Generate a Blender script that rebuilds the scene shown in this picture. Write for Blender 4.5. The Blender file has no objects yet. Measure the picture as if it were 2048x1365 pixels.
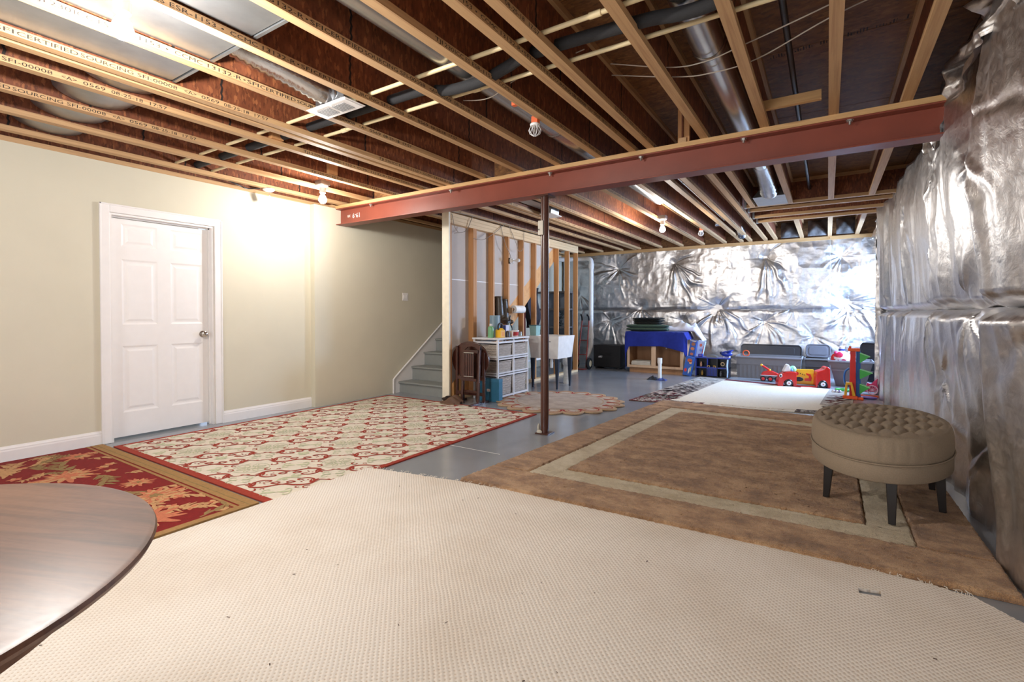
import bpy, bmesh, math, random
import numpy as np
from mathutils import Vector, Matrix
from mathutils.geometry import tessellate_polygon
random.seed(7); RNG = np.random.default_rng(11)
PI = math.pi
SC = bpy.context.scene
COL = SC.collection

# ------------------------------------------------------------------ camera
cd = bpy.data.cameras.new('camera'); cam = bpy.data.objects.new('camera', cd); COL.objects.link(cam)
cd.sensor_fit = 'HORIZONTAL'; cd.sensor_width = 36.0; cd.lens = 979.34/2048*36
cd.shift_y = -41.11/2048; cd.clip_start = 0.02; cd.clip_end = 60
YAW, PIT = 0.57217355, 0.0149025
cam.location = (0, 0, 1.175)
fw = Vector((-math.sin(YAW)*math.cos(PIT), math.cos(YAW)*math.cos(PIT), -math.sin(PIT)))
cam.rotation_euler = fw.to_track_quat('-Z', 'Y').to_euler()
SC.camera = cam

# ------------------------------------------------------------------ world, daylight, exposure
w = bpy.data.worlds.new('sky'); SC.world = w; w.use_nodes = True
wn = w.node_tree.nodes; wl = w.node_tree.links
bg = wn['Background']; bg.inputs['Color'].default_value = (.62, .76, 1, 1); bg.inputs['Strength'].default_value = 1.0
def area(name, loc, rot, sx, sy, power, col):
    ld = bpy.data.lights.new(name, 'AREA'); ld.shape = 'RECTANGLE'; ld.size = sx; ld.size_y = sy
    ld.energy = power; ld.color = col
    o = bpy.data.objects.new(name, ld); COL.objects.link(o); o.location = loc; o.rotation_euler = rot
    return o
# area lamps for two added, unseen openings: far side window, rear glass door
area('daylight_added_window', (1.12, 9.62, 1.66), (0, math.radians(66), 0), 1.1, 1.15, 230, (.42, .63, 1))
area('fill_added_door', (-1.9, -3.42, 1.12), (-PI/2, 0, PI), 2.1, 2.0, 50, (.96, .97, 1))
VS = SC.view_settings
VS.view_transform = 'Standard'; VS.look = 'None'; VS.exposure = 0.86; VS.gamma = 1.0; VS.use_curve_mapping = False
BULBS = [((-2.574, .884), 78), ((-4.60, 3.36), 32), ((-2.045, 7.255), 44)]

# ------------------------------------------------------------------ helpers
def L1(c):
    c = c/255.0
    return c/12.92 if c <= .04045 else ((c+.055)/1.055)**2.4
def S(r, g, b): return (L1(r), L1(g), L1(b), 1)

def new_mat(name):
    m = bpy.data.materials.new(name); m.use_nodes = True
    nt = m.node_tree; return m, nt, nt.nodes['Principled BSDF']
def N(nt, typ, **kw):
    n = nt.nodes.new(typ)
    for k, v in kw.items():
        if k in n.inputs: n.inputs[k].default_value = v
        else: setattr(n, k, v)
    return n
def coords(nt, scale=(1, 1, 1), kind='Object'):
    t = N(nt, 'ShaderNodeTexCoord'); mp = N(nt, 'ShaderNodeMapping'); mp.inputs['Scale'].default_value = scale
    nt.links.new(t.outputs[kind], mp.inputs['Vector']); return mp.outputs['Vector']
def ramp(nt, fac, stops, interp='LINEAR'):
    r = N(nt, 'ShaderNodeValToRGB'); r.color_ramp.interpolation = interp
    e = r.color_ramp.elements
    while len(e) > 1: e.remove(e[0])
    e[0].position = stops[0][0]; e[0].color = stops[0][1]
    for p, c in stops[1:]:
        x = e.new(p); x.color = c
    nt.links.new(fac, r.inputs['Fac']); return r.outputs['Color']
def bump(nt, b, h, strength, dist=.01):
    bp = N(nt, 'ShaderNodeBump'); bp.inputs['Strength'].default_value = strength; bp.inputs['Distance'].default_value = dist
    nt.links.new(h, bp.inputs['Height']); nt.links.new(bp.outputs['Normal'], b.inputs['Normal'])
def mat(name, c, rough=.55, metal=0, var=.06, vs=12, bmp=0, bs=80, spec=.5, coat=0, emit=0, alpha=1):
    """plain surface with a little procedural tone variation and fine relief"""
    m, nt, b = new_mat(name)
    v = coords(nt)
    n = N(nt, 'ShaderNodeTexNoise', Scale=vs, Detail=4.0); nt.links.new(v, n.inputs['Vector'])
    lo = tuple(x*(1-var) for x in c[:3])+(1,); hi = tuple(min(1, x*(1+var)) for x in c[:3])+(1,)
    nt.links.new(ramp(nt, n.outputs['Fac'], [(.3, lo), (.7, hi)]), b.inputs['Base Color'])
    b.inputs['Roughness'].default_value = rough; b.inputs['Metallic'].default_value = metal
    b.inputs['Specular IOR Level'].default_value = spec; b.inputs['Coat Weight'].default_value = coat
    if emit:
        b.inputs['Emission Color'].default_value = c; b.inputs['Emission Strength'].default_value = emit
    if bmp:
        n2 = N(nt, 'ShaderNodeTexNoise', Scale=bs, Detail=3.0); nt.links.new(v, n2.inputs['Vector'])
        bump(nt, b, n2.outputs['Fac'], bmp)
    return m
def wood(name, c1, c2, sc, rough=.6, coat=0, knots=True):
    """grain: noise stretched along one axis; sc = scale per axis (small = along the grain)"""
    m, nt, b = new_mat(name)
    v = coords(nt, sc)
    n = N(nt, 'ShaderNodeTexNoise', Scale=1.0, Detail=6.0, Roughness=.62, Distortion=.6); nt.links.new(v, n.inputs['Vector'])
    c = ramp(nt, n.outputs['Fac'], [(.28, c1), (.52, c2), (.75, tuple(.5*(x+y) for x, y in zip(c1, c2)))])
    if knots:
        vk = coords(nt, tuple(max(.9, s*.16) for s in sc))
        k = N(nt, 'ShaderNodeTexVoronoi', Scale=1.0); nt.links.new(vk, k.inputs['Vector'])
        kf = ramp(nt, k.outputs['Distance'], [(.05, (.42, .32, .26, 1)), (.11, (1, 1, 1, 1))])
        mx = N(nt, 'ShaderNodeMix', data_type='RGBA', blend_type='MULTIPLY'); mx.inputs['Factor'].default_value = .8
        nt.links.new(c, mx.inputs['A']); nt.links.new(kf, mx.inputs['B']); c = mx.outputs['Result']
    nt.links.new(c, b.inputs['Base Color'])
    b.inputs['Roughness'].default_value = rough; b.inputs['Coat Weight'].default_value = coat
    b.inputs['Coat Roughness'].default_value = .18
    bump(nt, b, n.outputs['Fac'], .15, .004)
    return m
def osb(name, dark, mid, light, sc=(30, 30, 30)):
    """strand board: large flakes of mixed tone"""
    m, nt, b = new_mat(name)
    v = coords(nt, sc)
    nz = N(nt, 'ShaderNodeTexNoise', Scale=2.2, Detail=2.0); nt.links.new(v, nz.inputs['Vector'])
    ad = N(nt, 'ShaderNodeVectorMath', operation='MULTIPLY_ADD'); ad.inputs[1].default_value = (1.2, 1.2, 1.2)
    nt.links.new(nz.outputs['Color'], ad.inputs[0]); nt.links.new(v, ad.inputs[2])
    vo = N(nt, 'ShaderNodeTexVoronoi', Scale=1.0); nt.links.new(ad.outputs[0], vo.inputs['Vector'])
    sp = N(nt, 'ShaderNodeSeparateColor'); nt.links.new(vo.outputs['Color'], sp.inputs[0])
    c = ramp(nt, sp.outputs[0], [(0, dark), (.35, mid), (.75, mid), (1, light)])
    n2 = N(nt, 'ShaderNodeTexNoise', Scale=.22, Detail=3.0); nt.links.new(v, n2.inputs['Vector'])
    mx = N(nt, 'ShaderNodeMix', data_type='RGBA', blend_type='MULTIPLY'); mx.inputs['Factor'].default_value = .55
    nt.links.new(c, mx.inputs['A']); nt.links.new(ramp(nt, n2.outputs['Fac'], [(.35, (.5, .42, .38, 1)), (.6, (1, 1, 1, 1))]), mx.inputs['B'])
    nt.links.new(mx.outputs['Result'], b.inputs['Base Color']); b.inputs['Roughness'].default_value = .62
    bump(nt, b, sp.outputs[0], .25, .004)
    return m

class MB:
    """collects geometry, then links it as ONE mesh object"""
    def __init__(s): s.v = []; s.f = []; s.mi = []; s.cur = 0
    def add(s, vs, fs):
        o = len(s.v); s.v += [tuple(p) for p in vs]
        for f in fs: s.f.append([i+o for i in f]); s.mi.append(s.cur)
        return s
    def box(s, x0, x1, y0, y1, z0, z1):
        return s.add([(x, y, z) for z in (z0, z1) for y in (y0, y1) for x in (x0, x1)],
                     [(0, 2, 3, 1), (4, 5, 7, 6), (0, 1, 5, 4), (2, 6, 7, 3), (0, 4, 6, 2), (1, 3, 7, 5)])
    def cbox(s, c, d, rz=0, rx=0, ry=0):
        M = Matrix.Rotation(rz, 3, 'Z') @ Matrix.Rotation(ry, 3, 'Y') @ Matrix.Rotation(rx, 3, 'X'); c = Vector(c)
        vs = [c + M @ Vector((x*d[0]/2, y*d[1]/2, z*d[2]/2)) for z in (-1, 1) for y in (-1, 1) for x in (-1, 1)]
        return s.add(vs, [(0, 2, 3, 1), (4, 5, 7, 6), (0, 1, 5, 4), (2, 6, 7, 3), (0, 4, 6, 2), (1, 3, 7, 5)])
    def hexa(s, b, t):
        """8 corners: bottom quad b (ccw from above), top quad t"""
        return s.add(list(b)+list(t), [(3, 2, 1, 0), (4, 5, 6, 7), (0, 1, 5, 4), (1, 2, 6, 5), (2, 3, 7, 6), (3, 0, 4, 7)])
    def tube(s, pts, r, n=10, caps=True, closed=False):
        P = [Vector(p) for p in pts]; m = len(P); R = r if isinstance(r, (list, tuple)) else [r]*m
        rings = []; up = None
        for i, p in enumerate(P):
            if closed: t = P[(i+1) % m]-P[i-1]
            else: t = P[min(i+1, m-1)]-P[max(i-1, 0)]
            t.normalize()
            if up is None:
                up = Vector((0, 0, 1)) if abs(t.z) < .9 else Vector((1, 0, 0))
            a = t.cross(up)
            if a.length < 1e-6: a = t.orthogonal()
            a.normalize(); b = a.cross(t).normalized(); up = b
            rings.append([p + a*math.cos(2*PI*k/n)*R[i] + b*math.sin(2*PI*k/n)*R[i] for k in range(n)])
        vs = [q for g in rings for q in g]; fs = []
        for i in range(m if closed else m-1):
            j = (i+1) % m
            for k in range(n): fs.append((i*n+k, i*n+(k+1) % n, j*n+(k+1) % n, j*n+k))
        if caps and not closed: fs += [tuple(range(n))[::-1], tuple(range((m-1)*n, m*n))]
        return s.add(vs, fs)
    def cyl(s, p0, p1, r0, r1=None, n=16, caps=True): return s.tube([p0, p1], [r0, r0 if r1 is None else r1], n, caps)
    def lathe(s, prof, c=(0, 0, 0), n=24, axis='Z', cap=True):
        c = Vector(c); vs = []; fs = []; m = len(prof)
        for r, h in prof:
            for k in range(n):
                a = 2*PI*k/n; x, y = r*math.cos(a), r*math.sin(a)
                vs.append(c + Vector({'Z': (x, y, h), 'X': (h, x, y), 'Y': (y, h, x)}[axis]))
        for i in range(m-1):
            for k in range(n): fs.append((i*n+k, i*n+(k+1) % n, (i+1)*n+(k+1) % n, (i+1)*n+k))
        if cap: fs += [tuple(range(n))[::-1], tuple(range((m-1)*n, m*n))]
        return s.add(vs, fs)
    def prism(s, poly, z0, z1):
        n = len(poly)
        return s.add([(x, y, z0) for x, y in poly]+[(x, y, z1) for x, y in poly],
                     [tuple(range(n))[::-1], tuple(range(n, 2*n))]+[(i, (i+1) % n, n+(i+1) % n, n+i) for i in range(n)])
    def extr(s, poly, vec):
        n = len(poly); vec = Vector(vec); P = [Vector(p) for p in poly]
        return s.add(P+[p+vec for p in P], [tuple(range(n))[::-1], tuple(range(n, 2*n))]+[(i, (i+1) % n, n+(i+1) % n, n+i) for i in range(n)])
    def flat(s, poly, z): return s.add([(x, y, z) for x, y in poly], [tuple(range(len(poly)))])
    def ball(s, c, r, n=16, m=10):
        r = r if isinstance(r, (tuple, list)) else (r, r, r); vs = []; fs = []
        for i in range(m+1):
            t = PI*i/m
            for k in range(n):
                a = 2*PI*k/n; vs.append((c[0]+r[0]*math.sin(t)*math.cos(a), c[1]+r[1]*math.sin(t)*math.sin(a), c[2]-r[2]*math.cos(t)))
        for i in range(m):
            for k in range(n): fs.append((i*n+k, i*n+(k+1) % n, (i+1)*n+(k+1) % n, (i+1)*n+k))
        return s.add(vs, fs)
    def grid(s, fn, nu, nv, flip=False):
        vs = [fn(i/nu, j/nv) for j in range(nv+1) for i in range(nu+1)]; fs = []
        for j in range(nv):
            for i in range(nu):
                a = j*(nu+1)+i; q = (a, a+1, a+nu+2, a+nu+1); fs.append(q[::-1] if flip else q)
        return s.add(vs, fs)
    def shift(s, d):
        s.v = [(x+d[0], y+d[1], z+d[2]) for x, y, z in s.v]; return s
    def xf(s, M):
        s.v = [tuple(M @ Vector(p)) for p in s.v]; return s
    def mesh(s, name, mats):
        me = bpy.data.meshes.new(name); me.from_pydata(s.v, [], s.f)
        mats = mats if isinstance(mats, (list, tuple)) else [mats]
        for m in mats: me.materials.append(m)
        if len(mats) > 1: me.polygons.foreach_set('material_index', s.mi)
        return me
    def build(s, name, mats, parent=None, smooth=0, bevel=0, seg=2, loc=None, fix=True):
        me = s.mesh(name, mats)
        if fix:
            bm = bmesh.new(); bm.from_mesh(me); bmesh.ops.remove_doubles(bm, verts=bm.verts, dist=1e-5)
            bmesh.ops.recalc_face_normals(bm, faces=bm.faces); bm.to_mesh(me); bm.free()
        return place(name, me, parent, smooth, bevel, seg, loc)
def place(name, me, parent=None, smooth=0, bevel=0, seg=2, loc=None):
    if smooth:
        me.polygons.foreach_set('use_smooth', [True]*len(me.polygons)); me.set_sharp_from_angle(angle=math.radians(smooth))
    o = bpy.data.objects.new(name, me); COL.objects.link(o)
    if parent: o.parent = parent
    if loc: o.location = loc
    if bevel:
        b = o.modifiers.new('bevel', 'BEVEL'); b.width = bevel; b.segments = seg; b.limit_method = 'ANGLE'; b.angle_limit = .6
    return o
def tag(o, label, cat, group=None, kind=None):
    o['label'] = label; o['category'] = cat
    if group: o['group'] = group
    if kind: o['kind'] = kind
    return o
def thing(name, label, cat, loc=(0, 0, 0), rz=0, group=None):
    o = bpy.data.objects.new(name, None); COL.objects.link(o); o.empty_display_size = .05
    o.location = loc; o.rotation_euler = (0, 0, rz); return tag(o, label, cat, group)
def struct(o, label=None):
    o['kind'] = 'structure'
    if label: o['label'] = label
    return o
def dup(root, loc=None, rz=None, label=None, parent=None):
    r = root.copy(); COL.objects.link(r)
    if parent: r.parent = parent
    if loc is not None: r.location = loc
    if rz is not None: r.rotation_euler = (0, 0, rz)
    if label: r['label'] = label
    for ch in list(root.children): dup(ch, parent=r)
    return r
def spline(pts, n=8, closed=False):
    """Catmull-Rom through pts"""
    P = [np.array(p, float) for p in pts]; m = len(P); out = []
    rng = range(m) if closed else range(m-1)
    for i in rng:
        p0 = P[i-1] if (closed or i > 0) else 2*P[0]-P[1]
        p1 = P[i]; p2 = P[(i+1) % m]
        p3 = P[(i+2) % m] if (closed or i+2 < m) else 2*P[-1]-P[-2]
        for k in range(n):
            t = k/n
            out.append(tuple(.5*((2*p1)+(p2-p0)*t+(2*p0-5*p1+4*p2-p3)*t*t+(3*p1-p0-3*p2+p3)*t**3)))
    if not closed: out.append(tuple(P[-1]))
    return out
def text_mesh(txt, size=1.0, width=None, align='LEFT'):
    """2-D lettering as mesh verts/faces in the XY plane"""
    cu = bpy.data.curves.new('t', 'FONT'); cu.body = txt; cu.size = size; cu.align_x = align; cu.resolution_u = 2
    o = bpy.data.objects.new('t', cu); COL.objects.link(o)
    bpy.context.view_layer.update()
    me = bpy.data.meshes.new_from_object(o.evaluated_get(bpy.context.evaluated_depsgraph_get()))
    vs = [tuple(v.co) for v in me.vertices]; fs = [tuple(p.vertices) for p in me.polygons]
    bpy.data.objects.remove(o); bpy.data.curves.remove(cu); bpy.data.meshes.remove(me)
    if width and vs:
        x0 = min(v[0] for v in vs); x1 = max(v[0] for v in vs); k = width/max(1e-6, x1-x0)
        vs = [((v[0]-x0)*k, v[1], 0) for v in vs]
    return vs, fs
# ================================================================== materials used by the building
M_WALL = mat('yellow_paint', S(210, 204, 184), .7, var=.02, vs=3, bmp=.05, bs=250)
M_WHITE = mat('white_trim_paint', S(236, 233, 231), .4, var=.015)
M_CONC = mat('grey_floor_paint', S(140, 144, 150), .2, var=.07, vs=2.2, bmp=.05, bs=10, spec=.75)
M_CWALL = mat('concrete', S(150, 148, 142), .9, bmp=.3)
M_LUM = wood('joist_lumber', S(164, 124, 84), S(196, 158, 114), (38, 1.1, 38))
M_LUMX = wood('beam_plate_lumber', S(176, 132, 84), S(204, 164, 112), (1.1, 38, 38))
M_LUMZ = wood('stud_lumber', S(176, 122, 76), S(206, 152, 100), (34, 34, 1.0))
M_OSBW = osb('joist_web_board', S(100, 54, 32), S(126, 70, 42), S(160, 98, 60), (70, 85, 30))
M_OSBF = osb('subfloor_board', S(100, 66, 34), S(128, 86, 46), S(150, 106, 60), (34, 70, 60))
M_INK = mat('black_print_ink', S(40, 34, 32), .8)
M_RED = mat('red_oxide_steel', S(132, 66, 50), .42, var=.08, vs=5, spec=.5)
M_COL = mat('brown_column_paint', S(76, 42, 32), .28, var=.12, vs=9, spec=.6)
M_BOLT = mat('zinc_bolt', S(190, 188, 184), .35, .9)
M_CHALK = mat('white_chalk', S(240, 238, 232), .9)
M_GALV = mat('galvanised_steel', S(160, 163, 166), .38, .92, var=.1, vs=7, bmp=.04, bs=30)
M_SPIRO = mat('bright_round_duct', S(196, 194, 190), .27, .95, var=.06, vs=9)
M_PVC = mat('white_plastic_pipe', S(226, 224, 222), .35)
M_CPVC = mat('cream_plastic_pipe', S(226, 208, 164), .4)
M_FOAM = mat('black_pipe_foam', S(44, 44, 46), .85, bmp=.2)
M_BLACK = mat('black_paint', S(24, 24, 27), .4)
M_CABLE = mat('white_cable', S(206, 196, 182), .6)
M_DRYB = mat('unpainted_drywall', S(196, 186, 178), .85, var=.03, vs=5)
M_GLASS, _nt, _b = new_mat('window_glass')
_g = N(_nt, 'ShaderNodeBsdfGlossy', Roughness=.02); _t = N(_nt, 'ShaderNodeBsdfTransparent'); _mx = N(_nt, 'ShaderNodeMixShader', Fac=.08)
_nt.links.new(_t.outputs[0], _mx.inputs[1]); _nt.links.new(_g.outputs[0], _mx.inputs[2])
_nt.links.new(_mx.outputs[0], _nt.nodes['Material Output'].inputs['Surface'])
M_BULB = mat('lit_bulb', (1, .93, .82, 1), .5, emit=60)
M_PORC = mat('white_porcelain', S(238, 238, 236), .25)

def foil_mat():
    m, nt, b = new_mat('crinkled_foil')
    v = coords(nt)
    n1 = N(nt, 'ShaderNodeTexNoise', Scale=16.0, Detail=6.0, Roughness=.65, Distortion=1.4); nt.links.new(v, n1.inputs['Vector'])
    n2 = N(nt, 'ShaderNodeTexVoronoi', Scale=34.0, feature='DISTANCE_TO_EDGE'); nt.links.new(v, n2.inputs['Vector'])
    a = N(nt, 'ShaderNodeMath', operation='MULTIPLY_ADD'); a.inputs[1].default_value = .18
    nt.links.new(n2.outputs['Distance'], a.inputs[0]); nt.links.new(n1.outputs['Fac'], a.inputs[2])
    # reinforcing scrim: a fine diamond net pressed into the foil
    sep = N(nt, 'ShaderNodeSeparateXYZ'); nt.links.new(v, sep.inputs[0])
    def M(op, x, y=None):
        q = N(nt, 'ShaderNodeMath', operation=op)
        for i, k in enumerate((x, y)):
            if k is None: continue
            if isinstance(k, (int, float)): q.inputs[i].default_value = k
            else: nt.links.new(k, q.inputs[i])
        return q.outputs[0]
    h = M('ADD', sep.outputs['X'], sep.outputs['Y']); net = None
    for sg in (1, -1):
        t = M('PINGPONG', M('MULTIPLY_ADD' if False else 'ADD', M('MULTIPLY', h, 38.0), M('MULTIPLY', sep.outputs['Z'], 26.0*sg)), .5)
        l = M('LESS_THAN', t, .045); net = l if net is None else M('MAXIMUM', net, l)
    hh = M('ADD', a.outputs[0], M('MULTIPLY', net, .05))
    b.inputs['Metallic'].default_value = 1.0; b.inputs['Anisotropic'].default_value = 0
    nt.links.new(ramp(nt, n1.outputs['Fac'], [(.3, S(200, 199, 200)), (.7, S(224, 222, 221))]), b.inputs['Base Color'])
    nt.links.new(ramp(nt, n1.outputs['Fac'], [(.3, (.30, .30, .30, 1)), (.75, (.44, .44, .44, 1))]), b.inputs['Roughness'])
    bump(nt, b, hh, .16, .018)
    return m
M_FOIL = foil_mat()

# ================================================================== setting: floor, walls
ZJ = 2.56          # underside of the joists
floor = struct(MB().box(-6.4, 1.6, -3.6, 11.2, -.12, 0).build('floor', M_CONC))
# chalk line snapped on the slab and a floor crack are flat marks on the floor paint
MB().box(-2.86, -2.28, 3.352, 3.357, 0, .0006).build('chalk_line', M_CHALK, floor, loc=None)

XW = -5.44
wl_ = MB()
wl_.box(XW-.14, XW, -3.6, 1.752, 0, 2.53).box(XW-.14, XW, 2.645, 3.79, 0, 2.53).box(XW-.14, XW, 1.752, 2.645, 2.085, 2.53)
wl_.box(XW-.14, -5.355, 3.79, 11.1, 0, 2.53)
wall_left = struct(wl_.build('wall_left', M_WALL))
o = MB().box(XW-.14, XW+.004, -3.6, 4.05, 2.53, ZJ+.01).build('top_plate', M_LUM, wall_left)
o = MB().box(XW-.14, -5.36, 4.05, 10.6, 2.53, ZJ+.01).build('top_plate', M_LUM, wall_left)
MB().box(XW-.14, XW-.02, -3.6, 10.6, ZJ+.01, 2.862).build('rim_board', M_OSBW, wall_left)
MB().box(XW-.9, XW-.88, 1.5, 2.9, 0, 2.3).build('room_beyond', M_WALL, wall_left)
def baseboard(name, y0, y1):
    pr = [(0, 0), (.016, 0), (.016, .085), (.013, .096), (.013, .104), (.006, .117), (.004, .124), (0, .124)]
    b = MB().extr([(XW+a, y0, z) for a, z in pr], (0, y1-y0, 0)).build(name, M_WHITE)
    return struct(b)
baseboard('baseboard_left', -3.6, 1.676); baseboard('baseboard_middle', 2.722, 3.788)

# door with casing, jambs, recessed six-panel slab
door = thing('door_1', 'white six-panel door with chrome knob in left wall', 'door', (XW, 2.2, 0)); struct(door)
del door['category']
def casing_leg(y0, y1, z0, z1, vert=True):
    m = MB(); m.box(0, .018, y0-2.2, y1-2.2, z0, z1)
    return m
for (y0, y1, z0, z1) in ((1.676, 1.752, 0, 2.162), (2.645, 2.721, 0, 2.162), (1.752, 2.645, 2.085, 2.162)):
    casing_leg(y0, y1, z0, z1).build('casing', M_WHITE, door, bevel=.007, seg=3)
for y0, y1 in ((1.676, 1.690), (2.707, 2.721)):
    MB().box(.018, .024, y0-2.2, y1-2.2, 0, 2.162).build('casing_bead', M_WHITE, door, bevel=.003)
MB().box(.018, .024, 1.676-2.2, 2.721-2.2, 2.148, 2.162).build('casing_bead', M_WHITE, door, bevel=.003)
jm = MB().box(-.139, -.001, -.4479, -.43, 0, 2.0849).box(-.139, -.001, .428, .4449, 0, 2.0849).box(-.139, -.001, -.43, .428, 2.068, 2.0849)
jm.box(-.072, -.06, -.43, -.418, 0, 2.068).box(-.072, -.06, .416, .428, 0, 2.068).box(-.072, -.06, -.43, .428, 2.056, 2.068)
jm.build('jamb', M_WHITE, door)
def six_panel():
    """slab facing +X at x=0: stiles/rails around six recessed raised-field panels"""
    W = .84; H = 2.03; m = MB(); x0 = -.42
    cols = [(-.335, -.045), (.068, .362)]
    rows = [(.225, .845), (1.045, 1.655), (1.775, 1.985)]
    m.box(-.035, -.008, -.42, .42, 0, H)
    ys = [-.42, cols[0][0], cols[0][1], cols[1][0], cols[1][1], .42]
    zs = [0, rows[0][0], rows[0][1], rows[1][0], rows[1][1], rows[2][0], rows[2][1], H]
    for i in range(5):
        for j in range(7):
            if i in (1, 3) and j in (1, 3, 5): continue
            m.box(-.009, 0, ys[i], ys[i+1], zs[j], zs[j+1])
    panels = []
    for c in cols:
        for r in rows:
            p = MB(); y0, y1 = c; z0, z1 = r
            lev = [(0, -.0005), (.012, -.006), (.020, -.0085), (.030, -.0085), (.052, -.0015)]
            ring = lambda d, x: [(x, y0+d, z0+d), (x, y1-d, z0+d), (x, y1-d, z1-d), (x, y0+d, z1-d)]
            vs = []; fs = []
            for k, (d, x) in enumerate(lev):
                vs += ring(d, x)
                if k:
                    a = 4*(k-1)
                    for q in range(4): fs.append((a+q, a+(q+1) % 4, a+4+(q+1) % 4, a+4+q))
            fs.append(tuple(range(4*(len(lev)-1), 4*len(lev)))); p.add(vs, fs); panels.append(p)
    return m, panels
sm, ps = six_panel()
slab = sm.build('slab', M_WHITE, door, loc=(-.076, 0, .022))
for p in ps: p.build('raised_panel', M_WHITE, slab)
kb = MB().lathe([(.034, 0), (.034, .006), (.012, .010), (.011, .032), (.022, .038), (.030, .050), (.028, .062), (.016, .069), (.001, .070)], (0, 0, 0), 24, 'X')
kn = kb.build('knob', mat('chrome', S(200, 196, 190), .18, 1), slab, smooth=40, loc=(.0, .362, .935))
for z in (.25, 1.05, 1.85): MB().cyl((.004, -.424, z-.045), (.004, -.424, z+.045), .007, n=10).build('hinge', M_BOLT, slab)

# light switch beyond the beam
sw = thing('light_switch', 'white double rocker light switch plate on stair wall', 'switch', (-5.355, 5.34, 1.42))
MB().box(0, .006, -.058, .058, -.058, .058).build('plate', M_WHITE, sw, bevel=.003)
for y in (-.023, .023): MB().box(.006, .010, y-.015, y+.015, -.03, .03).build('rocker', M_WHITE, sw, bevel=.002)

# far wall, right wall, wall behind the camera
wall_far = struct(MB().box(-5.36, 1.3, 10.62, 10.8, 0, 2.52).build('wall_far', M_CWALL))
MB().box(-5.36, 1.3, 10.5, 10.8, 2.495, ZJ).build('sill_plate', M_LUMX, wall_far)
MB().box(-5.5, 1.3, 10.56, 10.8, ZJ, 2.862).build('rim_board', M_OSBF, wall_far)
rw = MB().box(.86, 1.1, -3.6, 9.0, 0, 2.86).box(.86, 1.1, 10.25, 10.62, 0, 2.86).box(.86, 1.1, 9.0, 10.25, 0, .86).box(.86, 1.1, 9.0, 10.25, 2.06, 2.86)
wall_right = struct(rw.build('wall_right', M_CWALL))
MB().box(.86, 1.1, -3.6, 10.62, 2.86, 2.95).build('rim_board', M_OSBF, wall_right)
win = thing('window_added', 'added side window, out of view near the far corner', 'window', (.98, 9.625, .86)); struct(win); del win['category']  # window added out of view for the blue daylight inferred at the far end
wf = MB()
for y0, y1, z0, z1 in ((-.625, .625, 0, .05), (-.625, .625, 1.15, 1.2), (-.625, -.575, 0, 1.2), (.575, .625, 0, 1.2), (-.02, .02, 0, 1.2)):
    wf.box(-.03, .0, y0, y1, z0, z1)
wf.build('window_frame', M_WHITE, win)
for y in (-.3, .3): MB().box(-.018, -.012, y-.278, y+.278, .05, 1.15).build('pane', M_GLASS, win)
bw = MB().box(-6.4, -3.0, -3.7, -3.55, 0, 2.86).box(-.8, 1.1, -3.7, -3.55, 0, 2.86).box(-3.0, -.8, -3.7, -3.55, 2.15, 2.86).box(-3.0, -.8, -3.7, -3.55, 0, .08)
wall_back = struct(bw.build('wall_back', M_WALL))
gd = thing('door_added', 'added sliding glass door, unseen behind the viewer', 'door', (-1.9, -3.6, .08)); struct(gd); del gd['category']  # unseen door added to carry the fill light from behind the camera
g = MB()
for x0, x1, z0, z1 in ((-1.1, 1.1, 0, .08), (-1.1, 1.1, 1.99, 2.07), (-1.1, -1.02, 0, 2.07), (1.02, 1.1, 0, 2.07), (-.05, .05, 0, 2.07)):
    g.box(x0, x1, -.04, .04, z0, z1)
g.build('door_frame', M_WHITE, gd)
for x in (-.535, .535): MB().box(x-.485, x+.485, -.005, .005, .08, 1.99).build('pane', M_GLASS, gd)

# ================================================================== foil insulation blankets (dense crumpled sheets)
def foil_sheet(name, parent, origin, du, dv, dn, U, V, nu, nv, hfun):
    u = np.linspace(0, U, nu+1); v = np.linspace(0, V, nv+1); uu, vv = np.meshgrid(u, v)
    h = hfun(uu, vv)
    P = np.array(origin)[None, None] + uu[..., None]*np.array(du) + vv[..., None]*np.array(dv) + h[..., None]*np.array(dn)
    me = bpy.data.meshes.new(name)
    ii = np.arange(nv)[:, None]*(nu+1)+np.arange(nu)[None]; q = np.stack([ii, ii+1, ii+nu+2, ii+nu+1], -1).reshape(-1, 4)
    me.vertices.add(P.size//3); me.vertices.foreach_set('co', P.astype(np.float32).ravel())
    me.loops.add(q.size); me.loops.foreach_set('vertex_index', q.astype(np.int32).ravel())
    me.polygons.add(len(q)); me.polygons.foreach_set('loop_start', np.arange(0, q.size, 4, dtype=np.int32))
    me.polygons.foreach_set('use_smooth', np.ones(len(q), dtype=bool))
    me.update(calc_edges=True); me.validate(); me.materials.append(M_FOIL)
    o = bpy.data.objects.new(name, me); COL.objects.link(o); o.parent = parent
    return o
def vnoise(u, v, sc, seed):
    """smooth value noise"""
    r = np.random.default_rng(seed); T = r.random((256, 256))
    x = u*sc+37.3; y = v*sc+11.7; xi = np.floor(x).astype(int); yi = np.floor(y).astype(int); fx = x-xi; fy = y-yi
    fx = fx*fx*(3-2*fx); fy = fy*fy*(3-2*fy); g = lambda a, b: T[a % 256, b % 256]
    return (g(xi, yi)*(1-fx)+g(xi+1, yi)*fx)*(1-fy)+(g(xi, yi+1)*(1-fx)+g(xi+1, yi+1)*fx)*fy-.5
def ridged(u, v, sc, seed): return 1-2*np.abs(2*vnoise(u, v, sc, seed))
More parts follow.
